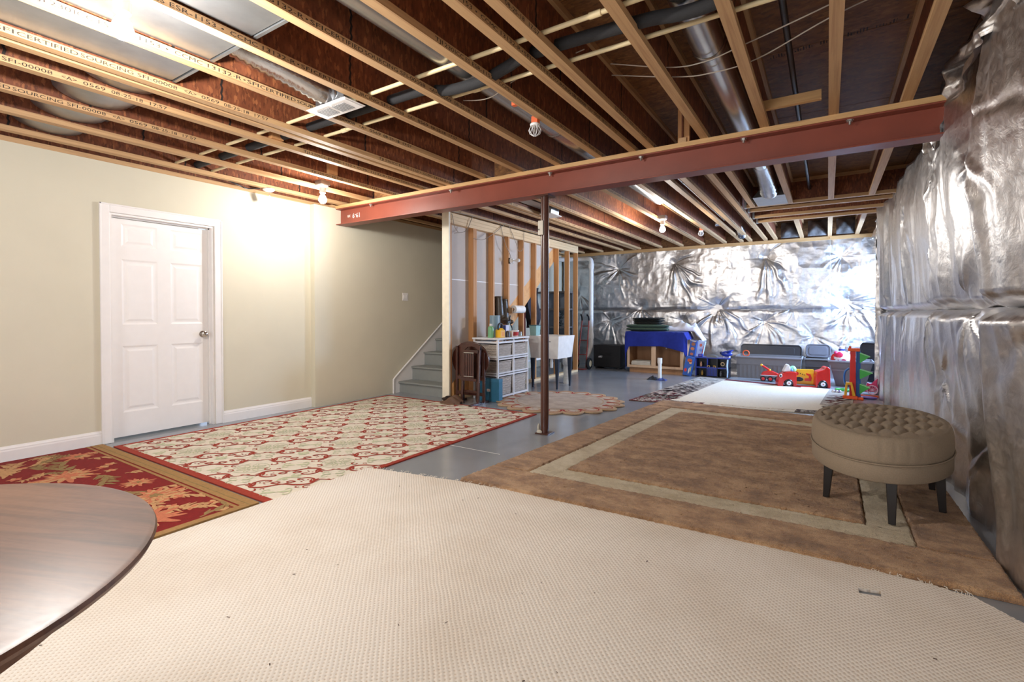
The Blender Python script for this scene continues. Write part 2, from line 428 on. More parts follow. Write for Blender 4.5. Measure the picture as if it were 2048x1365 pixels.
def puckers(u, v, anchors, seed, amp=.02, pull=.055, reach=.42):
    """sheet pulled in at fixing pins: creases of uneven length fan out from each pin, longest downwards"""
    r = np.random.default_rng(seed); h = np.zeros_like(u)+pull
    for (a, b, s) in anchors:
        dx = u-a; dy = v-b; d = np.hypot(dx, dy)+1e-6; th = np.arctan2(dy, dx)+.35*vnoise(u, v, 2.4, seed+9)+.12*vnoise(u, v, 7, seed+10)
        h -= s*pull*np.exp(-(d/.16)**1.2)
        for k in range(15):
            t0 = r.uniform(-PI, PI); 
            if r.random() < .62: t0 = -PI/2+r.normal(0, .75)
            L = s*reach*r.uniform(.5, 1.9)*(1.0 if math.sin(t0) < 0 else .6); wd = r.uniform(.035, .11); A = r.uniform(.4, 1.3)*(1 if r.random() < .72 else -.7)
            e = np.angle(np.exp(1j*(th-t0)))
            prof = np.exp(-(e/wd)**2)*np.clip(d/.08, 0, 1)*np.clip(1-d/L, 0, 1)**.7
            h += amp*s*A*prof*(.35+d*1.1)
    return h
XF0, XF1 = -5.30, .85
def far_h(off):
    def fn(u, v):
        x = u+XF0; z = v+off
        A = [(a-XF0, b-off, s) for a, b, s in ((-3.95, 2.17, 1.1), (-2.72, 2.23, 1.15), (-1.02, 2.25, 1.15), (.2, 2.2, .8), (-3.42, 1.30, 1.0), (-1.86, 1.30, 1.1), (.28, 1.38, 1.2), (-.55, 1.28, .5), (-4.9, 1.6, .9),
              (-4.15, 1.02, .8), (-2.55, 1.02, .8), (-1.02, 1.02, .9), (-.2, .75, .7), (-1.95, 1.16, .9), (.3, 1.2, .9))]
        h = puckers(u, v, A, 3, .036, .075, .5)
        h += .022*vnoise(u, v, 2.6, 21)+.006*ridged(u, v, 5, 22)+.004*ridged(u+.1*vnoise(u,v,3,29), v*.8, 9, 23)+.0012*ridged(u, v, 22, 24)
        return np.maximum(h, .004)
    return fn
def seam_edge(fn, V, top):
    def g(u, v):
        h = fn(u, v); d = (V-v) if top else v
        wob = .03*vnoise(u, v*0, 2.2, 60)
        return h*(.35+.65*np.clip((d+wob)/.07, 0, 1)**.5)
    return g
foil_sheet('foil_blanket', wall_far, (XF0, 10.58, 1.245), (1, 0, 0), (0, 0, 1), (0, -1, 0), XF1-XF0, 1.25, 500, 106, seam_edge(far_h(1.245), 1.25, False))
foil_sheet('foil_blanket', wall_far, (XF0, 10.575, 0.0), (1, 0, 0), (0, 0, 1), (0, -1, 0), XF1-XF0, 1.25, 500, 106, seam_edge(far_h(0.0), 1.25, True))
# right wall: heavier vertical pleats, the upper blanket bellies out over the lower one
def right_base(y, z):
    """distance of the foil from the wall plane x=0.86 towards the room"""
    b = .17+.04*vnoise(y, z, .9, 31)
    b = b+.07*np.exp(-((y-8.35)/.5)**2)                 # bulge before the window reveal
    b = b+.05*np.exp(-((z-2.1)/.5)**2)*np.clip((9-y)/3, 0, 1)
    b = b+.05*np.exp(-((y-3.1)/.35)**2)*np.clip(z/1.2, .2, 1)
    b = b-.06*np.exp(-((y-4.3)/.5)**2)*np.clip((1.4-z)/1.2, 0, 1)
    return b
def right_h(off):
    def fn(u, v):
        y = 8.78-u; z = v+off
        A = [(8.78-a, b-off, s) for a, b, s in ((3.35, 2.13, 1.1), (4.6, 2.2, .7), (6.3, 2.1, .8), (3.9, 1.22, 1.0), (2.6, 1.2, .8), (5.2, 1.2, .9), (6.6, 1.2, .8), (7.8, 1.25, .8), (3.55, .55, .8), (4.6, .72, .7), (2.2, 1.95, .8), (1.2, 1.4, .8), (4.85, 1.72, .6))]
        h = right_base(y, z)-.06
        h = h+puckers(u, v, A, 8, .040, .06, .5)
        pl = vnoise(u, v*.22, 3.2, 41); h = h+.06*pl+.030*ridged(u, v*.16+.2*vnoise(u, v, 1.5, 47), 3.6, 42)+.03*vnoise(u, v, 1.6, 46)
        h = h+.006*ridged(u, v*.35, 9, 43)+.0010*ridged(u, v*.7, 18, 44)
        return np.maximum(h, .03)
    return fn
foil_sheet('foil_blanket', wall_right, (.86, 8.78, 1.2), (0, -1, 0), (0, 0, 1), (-1, 0, 0), 10.4, 1.40, 640, 92, seam_edge(right_h(1.2), 1.40, False))
foil_sheet('foil_blanket', wall_right, (.86, 8.78, 0.0), (0, -1, 0), (0, 0, 1), (-1, 0, 0), 10.4, 1.205, 640, 80, seam_edge(right_h(0.0), 1.205, True))
def flap_h(seed):
    def fn(u, v): return .10*vnoise(u, v, 2.2, seed)+.03*ridged(u, v, 3.2, seed+1)+.006*ridged(u, v, 9, seed+2)-.03*np.sin(PI*u)
    return fn
# reveal of the blanket at the window, and torn flaps where the blanket is cut round the beam
foil_sheet('foil_reveal', wall_right, (.58, 8.79, 0), (.28, 0, 0), (0, 0, 1), (0, 1, 0), 1, 2.5, 20, 120, lambda u, v: .03*vnoise(u, v, 4, 51)+.012*ridged(u, v, 12, 52))
for k, (y0, z0, yl, zl, xx) in enumerate(((4.55, 2.30, .42, .34, .575), (3.72, 2.36, .5, .30, .56), (3.15, 2.40, .45, .24, .56), (9.0, 2.28, .5, .28, .60))):
    foil_sheet('foil_flap', wall_right, (xx, y0, z0), (.05, -yl, .02), (.03, 0, zl), (-1, 0, 0), 1, 1, 40, 34, flap_h(70+3*k))
# ================================================================== ceiling: subfloor, I-joists, headers
ceiling = struct(MB().box(-6.4, 1.6, -3.7, 10.9, 2.886, 2.95).build('ceiling', M_OSBF))
pm = MB().box(0, 2.434, 0, 1.214, 2.862, 2.8855).mesh('subfloor_panel', M_OSBF)
for i in range(12):
    for j in range(4):
        x = -6.6+j*2.44-(1.22 if i % 2 else 0); 
        place('subfloor_panel', pm, ceiling, loc=(x, -3.7+i*1.22, 0))
def ijoist_mesh(Ln):
    f = MB().box(-.06, 0, 0, Ln, 0, .038).box(-.06, 0, 0, Ln, .264, .302)
    wb = MB().box(-.0355, -.0245, 0, Ln, .038, .264)
    return f.mesh('joist', M_LUM), wb.mesh('web', M_OSBW)
STR = [('TJI', 0, .06), ('230', .075, .075), ('ICC ES', .16, .13), ('ESR-1153', .31, .20), ('•', .535, .014), ('CCMC', .578, .14), ('13132-R', .745, .19), ('•', .945, .014), ('SFI', .97, .07),
       ('CERTIFIED', 1.05, .24), ('SOURCING', 1.30, .24), ('SFI-00008', 1.56, .21), ('<A>', 1.81, .07), ('0569', 1.91, .11), ('08-25-18', 2.05, .17), ('17:57', 2.26, .10)]
lv = []; lf = []
for t, off, wd in STR:
    vs, fs = text_mesh(t, .030, wd); o0 = len(lv)
    lv += [(0, off+v[0], .008+v[1]) for v in vs]; lf += [tuple(i+o0 for i in f) for f in fs]
LET = bpy.data.meshes.new('lettering'); LET.from_pydata(lv, [], lf); LET.materials.append(M_INK)
cacheJ = {}
def ijoist(xr, y0, y1, start=None, tilt=0, rz=0, loc=None):
    Ln = round(y1-y0, 3)
    if Ln not in cacheJ: cacheJ[Ln] = ijoist_mesh(Ln)
    a, b = cacheJ[Ln]
    o = place('joist', a, ceiling, loc=loc or (xr, y0, ZJ)); o.rotation_euler.z = rz
    place('web', b, o)
    if start is not None:
        for k in range(-1, 4):
            s = start+3.4*k
            if s > y0-.2 and s+2.4 < y1: place('lettering', LET, o, loc=(.0008, s-y0, 0))
    return o
YB = 10.5
JX = {-5.22: None, -4.75: None, -4.29: -.40, -3.82: 2.60, -3.52: None, -3.42: -.315, -2.96: .67, -2.52: .734, -2.10: .50, -1.69: 1.9, -1.385: 1.3, -1.23: -.2}
for x, st in JX.items(): ijoist(x, -3.6, YB, st)
for x in (-.80, -.375, .055, .455):
    ijoist(x, -3.6, 7.09); ijoist(x, 8.42, YB)
ijoist(-.97, 4.1, YB)
for y in (7.09, 7.40, 7.93, 8.36):      # trimmed opening: cross joists on hangers
    o = ijoist(0, 0, 1.75, rz=-PI/2, loc=(-.91, y, ZJ))
    MB().box(-.93, -.905, y-.004, y+.07, ZJ-.004, ZJ+.20).build('hanger', M_GALV, ceiling)
MB().box(-.40, -.045, 3.85, 3.888, ZJ+.038, ZJ+.10).build('blocking', M_LUMX, ceiling)
MB().box(-1.04, -.95, 4.12, 4.158, ZJ+.001, ZJ+.30).build('squash_block', M_LUMZ, ceiling)
for x, y in ((-4.36, 3.25), (-3.88, 2.35)):
    MB().box(x-.012, x+.09, y-.05, y+.05, ZJ+.038, ZJ+.264).build('web_stiffener', M_LUMZ, ceiling)
for x, y in ((-2.62, 1.62), (-3.05, 1.52), (-2.2, 3.0), (-1.75, 1.9), (-1.1, 2.9), (-3.0, 3.2), (-.42, 3.3)):
    pass

# rim squash blocks over the beam
for x0, x1 in ((-2.90, -2.60), (-5.16, -4.84), (-4.70, -4.36)):
    MB().box(x0, x1, 4.17, 4.20, ZJ+.001, ZJ+.30).build('rim_block', M_OSBF, ceiling)

# steel beam on its column
beam = thing('steel_beam', 'long red oxide steel I-beam carrying the joists across the room', 'beam', (-2.4, 4.185, 2.315))
L0, L1_ = -5.354+2.4, .74+2.4
fl = MB().box(L0, L1_, -.08, .08, 0, .011).box(L0, L1_, -.08, .08, .197, .208).box(L0, L1_, -.0035, .0035, .011, .197)
fl.build('i_section', M_RED, beam, bevel=.002, seg=1)
MB().box(L0, L1_, -.085, .075, .208, ZJ-2.315).build('wood_plate', M_LUMX, beam)
bt = MB().cyl((0, 0, -.03), (0, 0, .0), .008, n=10).lathe([(.019, -.012), (.019, 0)], n=6).lathe([(.024, -.0), (.024, .003)], n=14).mesh('bolt', M_BOLT)
for x in (-4.72, -3.45, -2.23, -1.35, -.55, .12):
    place('bolt', bt, beam, loc=(x+2.4, -.055, .195))
vs, fs = text_mesh('19-9', .085); v2, f2 = text_mesh('3/8', .045)
cm = MB().add([(-v[0], 0, -v[1]) for v in vs], fs).add([(-v[0]-.19, 0, -v[1]-.01) for v in v2], f2)
cm.build('chalk_writing', M_CHALK, beam, loc=(-4.97+2.4, -.0042, .135), fix=False)

col_ = thing('support_column', 'round dark brown steel column under the red beam', 'column', (-2.315, 4.185, 0))
MB().cyl((0, 0, .012), (0, 0, 2.300), .040, n=32).build('post', M_COL, col_, smooth=40)
MB().box(-.075, .075, -.075, .075, 2.300, 2.3145).build('cap_plate', M_COL, col_)
MB().box(-.07, .07, -.07, .07, .001, .012).build('base_plate', M_COL, col_)
sp_ = MB().ball((-.052, -.025, .05), (.012, .02, .045)).ball((-.03, -.05, .02), (.03, .02, .02)).build('mortar_splash', mat('pale_mortar', S(196, 190, 176), .9, bmp=.4), col_, smooth=60)
jb = thing('junction_box_cover', 'pale metal outlet cover strapped to the brown column', 'box', (-2.315, 4.185, 1.93))
MB().box(-.045, .010, -.058, -.040, 0, .14).build('cover', mat('weathered_metal', S(206, 200, 188), .5, .3), jb, bevel=.004)
MB().box(-.040, -.028, -.059, -.057, .045, .06).build('slot', M_BLACK, jb)

# ================================================================== ducts, pipes, wiring above
def round_duct(name, label, x, z, r, ys, seams):
    t = thing(name, label, 'duct', (x, ys[0], z))
    MB().cyl((0, 0, 0), (0, ys[1]-ys[0], 0), r, n=32).build('pipe', M_SPIRO, t, smooth=40)
    for y in seams: MB().lathe([(r+.001, -.02), (r+.006, -.012), (r+.002, 0), (r+.006, .012), (r+.001, .02)], (0, y-ys[0], 0), 32, 'Y', cap=False).build('crimped_joint', M_SPIRO, t, smooth=60)
    return t
round_duct('round_duct', 'large round metal duct running between joists left of centre', -1.895, 2.746, .115, (-.8, 6.6), (1.1, 2.52, 3.6))
d2 = round_duct('round_duct', 'shiny narrower round duct passing over the red beam at right', -.585, 2.722, .088, (1.5, 5.6), (2.35, 3.0))
flx = [(-.585, 5.6+.05*i, 2.73-.0022*i*i*.18) for i in range(19)]
MB().tube([(a+.585, b-1.5, c-2.73) for a, b, c in flx], [.088+.010*(i % 2) for i in range(19)], 20).build('flexible_sleeve', mat('foil_sleeve', S(206, 202, 196), .28, 1, bmp=.25, bs=40), d2, smooth=70)
MB().hexa([(-.18, 5.0, -.17), (.16, 5.0, -.17), (.16, 5.55, -.17), (-.18, 5.55, -.17)], [(-.10, 5.03, -.06), (.10, 5.03, -.06), (.10, 5.3, -.06), (-.10, 5.3, -.06)]).build('register_boot', M_GALV, d2)
r3 = round_duct('round_duct', 'long dull metal duct in the joist bay beyond the beam', -1.46, 2.72, .075, (4.5, 8.5), (5.8, 7.4))
# sheet-metal pans crossing the joist bays, top left
def pan(x0, x1, y0, y1, curved, label):
    t = thing('sheet_metal_duct', label, 'duct', (x0, y0, ZJ+.05), 0, 'sheet metal ducts across the joist bays')
    w_ = x1-x0; n = 12; d = y1-y0; p = []
    for i in range(n+1):
        a = PI*i/n
        p.append((0, d*(.5-.5*math.cos(a)), (.09-.09*math.sin(a)) if curved else (0 if 0 < i < n else .10)))
    m = MB().grid(lambda u, v: (u*w_, p[min(n, int(round(v*n)))][1], p[min(n, int(round(v*n)))][2]), 1, n)
    m.build('pan', M_GALV, t, smooth=50)
    MB().box(0, w_, d-.012, d+.006, -.004 if not curved else .06, .11).build('flange', M_GALV, t)
    return t
bays = [(-5.38, -5.28), (-5.22, -4.81), (-4.75, -4.35), (-4.29, -3.88), (-3.82, -3.58), (-3.42, -3.02), (-2.96, -2.58), (-2.52, -2.16)]
labs = ['curved metal duct piece against the left wall top', 'curved metal duct piece in second joist bay from left wall', 'curved metal duct piece in third joist bay from left wall', 'curved metal duct piece in fourth joist bay from left wall', 'curved metal duct piece left of the doubled joist', 'flat sheet metal duct right of the doubled joist', 'flat sheet metal duct behind the bright bulb', 'flat grey sheet metal duct right of the bright bulb']
for (x0, x1), lb, i in zip(bays, labs, range(8)):
    pan(x0, x1, 1.08 if i < 5 else .2, 1.52 if i < 5 else 1.44, i < 5, lb)
# floor register with its boot and silver hose
rg = thing('ceiling_register', 'white metal grille box hanging between joists with silver hose', 'vent', (-2.80, 2.15, ZJ))
MB().box(-.19, .19, -.075, .075, -.012, -.004).box(-.20, .20, -.085, .085, -.004, .0).build('plate', M_WHITE, rg, bevel=.002)
MB().box(-.145, .145, -.05, .05, -.004, .12).build('boot', M_GALV, rg)
lv_ = MB().box(0, .012, -.045, .045, -.0155, -.012).mesh('louvre', mat('grille_grey', S(150, 150, 152), .5, .2))  # louvres plain grey on the white plate
for i in range(14): place('louvre', lv_, rg, loc=(-.125+i*.0185+(.012 if i > 6 else -.012), 0, 0))
hp = spline([(-.13, -.72, .2), (-.12, -.5, .17), (-.05, -.3, .12), (.0, -.12, .07), (0, -.02, .09)], 10)
MB().tube([tuple(p) for p in hp], [.068+.009*(i % 2) for i in range(len(hp))], 20).build('silver_hose', mat('silver_hose_foil', S(206, 206, 208), .25, 1, bmp=.2, bs=50), rg, smooth=70)
rg2 = thing('ceiling_register', 'small metal register boot hanging beside the far bright bulb', 'vent', (-3.28, 6.10, ZJ))
MB().box(-.09, .09, -.16, .16, -.016, -.004).build('plate', M_WHITE, rg2)
MB().hexa([(-.06, -.12, -.004), (.06, -.12, -.004), (.06, .12, -.004), (-.06, .12, -.004)], [(-.09, -.1, .14), (.09, -.1, .14), (.09, .1, .14), (-.09, .1, .14)]).build('boot', M_GALV, rg2)
MB().box(-.09, .09, -1.6, -.10, .06, .14).build('branch_duct', M_GALV, rg2)
hs = thing('flexible_duct', 'short silver flexible elbow duct near the far wall', 'duct', (-1.42, 9.1, 2.72))
hq = spline([(-.22, -.1, .02), (-.02, -.05, .02), (.10, .12, -.02), (.12, .42, -.09), (.12, .55, -.16)], 9)
MB().tube([tuple(p) for p in hq], [.066+.008*(i % 2) for i in range(len(hq))], 18).build('hose', mat('silver_hose_foil_2', S(214, 214, 216), .22, 1), hs, smooth=70)

def pipe_x(name, label, y, z, r, m, x0=-5.40, x1=.62, cat='pipe', clips=()):
    t = thing(name, label, cat, (x0, y, z)); MB().cyl((0, 0, 0), (x1-x0, 0, 0), r, n=14).build('run', m, t, smooth=40)
    for c in clips: MB().cyl((c-x0-.03, 0, 0), (c-x0+.03, 0, 0), r+.004, n=14).build('coupling', m, t, smooth=40)
    return t
pipe_x('water_pipe', 'cream plastic water pipe nearer the viewer, crossing under the subfloor', 2.214, 2.6125, .0125, M_CPVC, clips=(-.95, -2.7))
pipe_x('water_pipe', 'cream plastic water pipe nearer the red beam, crossing under the subfloor', 2.54, 2.6125, .0125, M_CPVC, clips=(-1.9, -3.2))
ip = thing('insulated_pipe', 'black foam-wrapped pipe between the two cream pipes', 'pipe', (-5.40, 2.40, 2.64))
MB().tube([tuple(p) for p in spline([(0, 0, 0), (1.5, 0, 0), (3.0, 0, 0), (3.22, 0, -.02), (3.38, .02, -.047), (3.62, .03, -.047), (3.8, .02, -.02), (4.0, 0, 0), (4.6, 0, -.02), (4.8, 0, -.045), (4.95, 0, -.045), (5.15, 0, -.01), (6.0, 0, 0)], 5)], .033, 14).build('run', M_FOAM, ip, smooth=50)
gp = thing('gas_pipe', 'thin black gas pipe running along the right joist bay', 'pipe', (-.2, 1.2, 2.72))
MB().cyl((0, 0, 0), (0, 6.0, 0), .017, n=14).build('run', M_BLACK, gp, smooth=40)
MB().cyl((0, 2.85, 0), (0, 2.92, 0), .023, n=14).build('coupling', M_BOLT, gp, smooth=40)
def cable(label, pts, r=.0035, m=M_CABLE, name='cable', n=8):
    p = spline(pts, n); o = MB().tube([tuple(Vector(q)-Vector(pts[0])) for q in p], r, 6).build(name, m, smooth=60, loc=pts[0]); return tag(o, label, 'cable')
cable('thin white cable sagging across right joists, nearer viewer', [(-1.2, 3.05, 2.80), (-.8, 2.98, 2.64), (-.6, 2.97, 2.615), (-.4, 2.95, 2.64), (0, 2.9, 2.70), (.45, 2.8, 2.76)])
cable('second thin white cable across right joists, nearer beam', [(-1.25, 3.2, 2.80), (-.8, 3.12, 2.64), (-.6, 3.13, 2.615), (-.35, 3.15, 2.64), (.05, 3.0, 2.70), (.5, 2.95, 2.76)])
cable('thin white cable looping above the round duct', [(-2.5, 2.66, 2.70), (-2.2, 2.68, 2.66), (-1.9, 2.66, 2.60), (-1.65, 2.64, 2.66), (-1.2, 2.64, 2.71)])

# lamp holders: three lit bulbs
def lamp(i, x, y, power, label):
    t = thing('ceiling_lamp', label, 'lamp', (x, y, ZJ), 0, 'bare bulb lamp holders')
    MB().box(-.055, .055, -.055, .055, .0, .045).build('octagon_box', M_GALV, t)
    MB().lathe([(.058, .0), (.058, -.012), (.034, -.03), (.032, -.085), (.001, -.085)], n=24).build('socket', M_PORC, t, smooth=40)
    MB().lathe([(.016, -.085), (.018, -.10), (.032, -.125), (.042, -.155), (.038, -.178), (.024, -.194), (.001, -.198)], n=20).build('bulb', M_BULB, t, smooth=60)
    ld = bpy.data.lights.new('bulb_light', 'POINT'); ld.energy = power; ld.color = (1, .965, .92); ld.shadow_soft_size = .05
    lo = bpy.data.objects.new('bulb_light', ld); COL.objects.link(lo); lo.parent = t; lo.location = (0, 0, -.25)
    return t
for i, ((x, y), p) in enumerate(BULBS):
    lamp(i, x, y, p, ['dazzling bare bulb among the joists at upper left', 'dazzling bare bulb near the left end of the red beam', 'bright bare bulb below the joists beyond the red beam'][i])
pc = thing('pull_chain_lamp', 'unlit white lamp holder with hanging tag above the door wall', 'lamp', (-5.25, 3.14, ZJ))
MB().lathe([(.06, 0), (.06, -.002), (.06, -.014), (.035, -.03), (.001, -.03)], n=20).build('socket', M_PORC, pc, smooth=40)
MB().tube([(0, 0, -.03), (.004, .004, -.075)], .002, 6).build('chain', M_BOLT, pc)
MB().cbox((.004, .004, -.115), (.004, .05, .075), .5, .4).build('hanging_tag', M_PORC, pc)
sl = thing('wall_lamp', 'small white lamp holder with clear bulb on the bare studs', 'lamp', (-4.212, 6.50, 2.0))
MB().box(0, .012, -.045, .045, -.045, .045).build('back_box', M_BLACK, sl)
MB().lathe([(.05, .012), (.05, .02), (.03, .04), (.028, .055), (.001, .055)], (0, 0, 0), 20, 'X').build('socket', M_PORC, sl, smooth=40)
MB().lathe([(.012, .055), (.013, .085), (.028, .115), (.032, .14), (.022, .165), (.001, .172)], (0, 0, 0), 18, 'X').build('bulb', mat('off_bulb', S(226, 224, 220), .15), sl, smooth=60)
# insulation stuffed between the joist ends over the far wall
M_INS = mat('grey_fibre_batt', S(104, 100, 98), .95, var=.3, vs=9, bmp=.8, bs=24)
for k, (x0, x1) in enumerate(((-.74, -.44), (-.31, -.01), (.12, .39))):
    rr = np.random.default_rng(90+k)
    b = MB().grid(lambda u, v: (x0+(x1-x0)*u, 10.40-.14*math.sin(PI*u)*math.sin(PI*v)-.04*math.sin(9*u+k)*math.sin(7*v), 2.57+.28*v), 14, 12).build('insulation_batt', M_INS, ceiling, smooth=80)
# capped sprinkler head under the round duct, and another beyond the beam
def sprinkler(label, loc):
    t = thing('sprinkler_head', label, 'sprinkler', loc)
    MB().box(-.02, .03, -.02, .02, 0, .05).build('orange_bracket', mat('orange_cap_plastic', S(222, 104, 56), .5), t, bevel=.003)
    MB().lathe([(.001, .0), (.032, 0), (.036, -.008), (.032, -.018), (.001, -.018)], n=20).build('white_ring', M_PORC, t, smooth=40)
    for k in range(9):
        a = 2*PI*k/9; c, s = math.cos(a), math.sin(a)
        MB().tube([(c*.030, s*.030, -.018), (c*.045, s*.045, -.045), (c*.036, s*.036, -.072), (c*.008, s*.008, -.088)], .0028, 6).build('guard_wire', mat('clear_guard_%d' % k, S(226, 226, 228), .15), t, smooth=50)
    MB().cyl((0, 0, -.06), (0, 0, -.018), .008, n=10).build('nozzle', M_BOLT, t, smooth=40)
    MB().tube([(0, 0, .05), (0, 0, .09), (-.02, -.02, .13)], .008, 8).build('drop_pipe', M_CPVC, t)
sprinkler('caged sprinkler head with orange bracket below the big round duct', (-1.775, 3.06, 2.535))
sprinkler('caged sprinkler head with orange bracket beyond the beam near the far wall', (-1.775, 8.55, 2.545))
tag(MB().box(-.02, .02, -.015, .015, 0, .05).build('orange_clip', mat('orange_clip_plastic', S(222, 104, 56), .5), loc=(-1.765, 2.78, 2.562)), 'small orange clip beside the big round duct', 'clip')
cable('thin white cord hanging down the far foil wall', [(.03, 10.497, 2.53), (.03, 10.46, 2.42), (.034, 10.445, 1.9), (.04, 10.44, 1.42)], .004)
cable('black cable looping below the joists above the door', [(-5.30, 2.60, 2.60), (-5.28, 2.80, 2.545), (-5.29, 2.92, 2.525), (-5.27, 3.05, 2.55)], .007, M_BLACK)
# web joints (dark ragged glue lines) and the mill stamp on the subfloor
wj = MB().add([(0, .010*((k*7) % 3-1)*.4+sg*.007, .040+.222*k/12) for k in range(13) for sg in (-1, 1)], [(2*k, 2*k+1, 2*k+3, 2*k+2) for k in range(12)]).mesh('web_joint', mat('glue_line', S(34, 24, 20), .8))
for o in [c for c in ceiling.children if c.name.startswith('joist') and abs(c.rotation_euler.z) < .1]:
    y0 = o.location.y; off = (abs(o.location.x)*3.7) % 1.22
    for k in range(11):
        if y0+off+k*1.22 < (10.4 if y0 < 0 and o.location.x < -1.1 else 7.0) and y0 < 0: place('web_joint', wj, o, loc=(-.0238, off+k*1.22, 0))
stp = MB(); rr = random.Random(4)
for k in range(46):
    x = -.33+k*.0155; h = rr.choice([.02, .03, .045, .05]); w_ = rr.uniform(.003, .009)
    if (k % 9) in (7, 8) or -.02 < x < .06: continue
    stp.add([(x, 3.69-.02*k/10, 2.8612), (x+w_, 3.69-.02*k/10, 2.8612), (x+w_, 3.69-.02*k/10-h, 2.8612), (x, 3.69-.02*k/10-h, 2.8612)], [(0, 1, 2, 3)])
stp.build('mill_stamp', M_INK, ceiling, fix=False)
# ================================================================== rugs and carpets
def quad_map(A, B, C, D): # u along A->B, v along A->D
    A, B, C, D = [np.array(p, float) for p in (A, B, C, D)]
    return lambda u, v: tuple((A*(1-u)+B*u)*(1-v)+(D*(1-u)+C*u)*v)
LIFT = [0]
def lift():
    """each stroke of yarn lies a hair above the one before"""
    LIFT[0] = (LIFT[0]+1) % 61; return LIFT[0]*1.4e-5
def ribbon(mb, pts, w0, w1=None, z=0, clip=None):
    """flat tapered stroke"""
    z += lift()
    w1 = w0 if w1 is None else w1; n = len(pts); P = np.array(pts, float)
    T = np.gradient(P, axis=0); T /= (np.linalg.norm(T, axis=1, keepdims=True)+1e-9); Nn = np.c_[-T[:, 1], T[:, 0]]
    vs = []; W = [w0(i/(n-1)) if callable(w0) else w0+(w1-w0)*i/(n-1) for i in range(n)]
    for i in range(n):
        a = P[i]+Nn[i]*W[i]/2; b = P[i]-Nn[i]*W[i]/2; vs += [(a[0], a[1], z), (b[0], b[1], z)]
    fs = [(2*i, 2*i+1, 2*i+3, 2*i+2) for i in range(n-1) if clip is None or (clip(P[i]) and clip(P[i+1]))]
    mb.add(vs, fs)
def leaf_poly(mb, c, ang, L, W, z, clip=None, lobes=0):
    pts = []; n = 14; z += lift()
    for i in range(n+1):
        t = i/n; w = W*math.sin(PI*t)**.8*(1+(.35*math.sin(lobes*PI*2*t) if lobes else 0)); pts.append((t*L, w/2))
    for i in range(n-1, 0, -1):
        t = i/n; w = W*math.sin(PI*t)**.8*(1+(.35*math.sin(lobes*PI*2*t+1) if lobes else 0)); pts.append((t*L, -w/2))
    ca, sa = math.cos(ang), math.sin(ang)
    P = [(c[0]+x*ca-y*sa, c[1]+x*sa+y*ca) for x, y in pts]
    if clip and not all(clip(p) for p in P): return
    k = len(P); o = [(c[0]+L*.5*ca, c[1]+L*.5*sa, z)]+[(x, y, z) for x, y in P]
    mb.add(o, [(0, i+1, (i+1) % k+1) for i in range(k)])
def fabric(name, c, var=.1, vs=60, bmp=.4, bs=400, rough=.95):
    m = mat(name, c, rough, 0, var, vs, bmp, bs, spec=.15)
    m.node_tree.nodes['Principled BSDF'].inputs['Sheen Weight'].default_value = .05
    return m

# ---- cream woven carpet (loops read as a grid of small dimples)
def weave_mat():
    m, nt, b = new_mat('cream_loop_carpet'); v = coords(nt)
    sep = N(nt, 'ShaderNodeSeparateXYZ'); 
    nz = N(nt, 'ShaderNodeTexNoise', Scale=9.0, Detail=2.0); nt.links.new(v, nz.inputs['Vector'])
    ad = N(nt, 'ShaderNodeVectorMath', operation='MULTIPLY_ADD'); ad.inputs[1].default_value = (.012, .012, 0)
    nt.links.new(nz.outputs['Color'], ad.inputs[0]); nt.links.new(v, ad.inputs[2]); nt.links.new(ad.outputs[0], sep.inputs[0])
    def M(op, x, y=None):
        q = N(nt, 'ShaderNodeMath', operation=op)
        for i, k in enumerate((x, y)):
            if k is None: continue
            if isinstance(k, (int, float)): q.inputs[i].default_value = k
            else: nt.links.new(k, q.inputs[i])
        return q.outputs[0]
    k = 2*PI/.0165
    p = M('SINE', M('MULTIPLY', M('ADD', sep.outputs['X'], sep.outputs['Y']), k*.72)); q = M('SINE', M('MULTIPLY', M('SUBTRACT', sep.outputs['X'], sep.outputs['Y']), k*.72))
    h = M('ADD', p, q); hole = M('GREATER_THAN', M('MULTIPLY', h, -1.0), 1.25)
    n2 = N(nt, 'ShaderNodeTexNoise', Scale=1.6, Detail=5.0); nt.links.new(v, n2.inputs['Vector'])
    base = ramp(nt, n2.outputs['Fac'], [(.3, S(220, 209, 195)), (.55, S(233, 225, 214)), (.75, S(237, 230, 220))])
    mx = N(nt, 'ShaderNodeMix', data_type='RGBA', blend_type='MULTIPLY'); nt.links.new(base, mx.inputs['A']); mx.inputs['B'].default_value = (.80, .74, .67, 1)
    nt.links.new(hole, mx.inputs['Factor']); nt.links.new(mx.outputs['Result'], b.inputs['Base Color'])
    b.inputs['Roughness'].default_value = .95; b.inputs['Specular IOR Level'].default_value = .1
    bump(nt, b, h, .24, .004)
    return m
CARP_Z = .013
edge = [(-2.90, 2.50), (-2.62, 2.552), (-2.15, 2.632), (-1.6, 2.695), (-1.0, 2.722), (-.5, 2.745), (0, 2.735), (.35, 2.725), (.52, 2.69), (.64, 2.55), (.66, 2.2), (.69, -3.3), (-2.885, -3.3), (-2.895, 1.1)]
rr = random.Random(3); outer = []
for i, (a, b) in enumerate(zip(edge, edge[1:]+edge[:1])):
    n = 26 if i < 9 else 2
    for k in range(n):
        t = k/n; j = rr.uniform(-.006, .006) if i < 9 else 0
        outer.append((a[0]+(b[0]-a[0])*t, a[1]+(b[1]-a[1])*t+j))
hole = [(.118, 2.518), (.198, 2.538), (.195, 2.493), (.120, 2.475)]
loops = [[Vector((x, y, 0)) for x, y in outer], [Vector((x, y, 0)) for x, y in hole]]
tri = tessellate_polygon(loops); allp = outer+hole
cm_ = MB().add([(x, y, CARP_Z) for x, y in allp], tri)
n0 = len(outer)
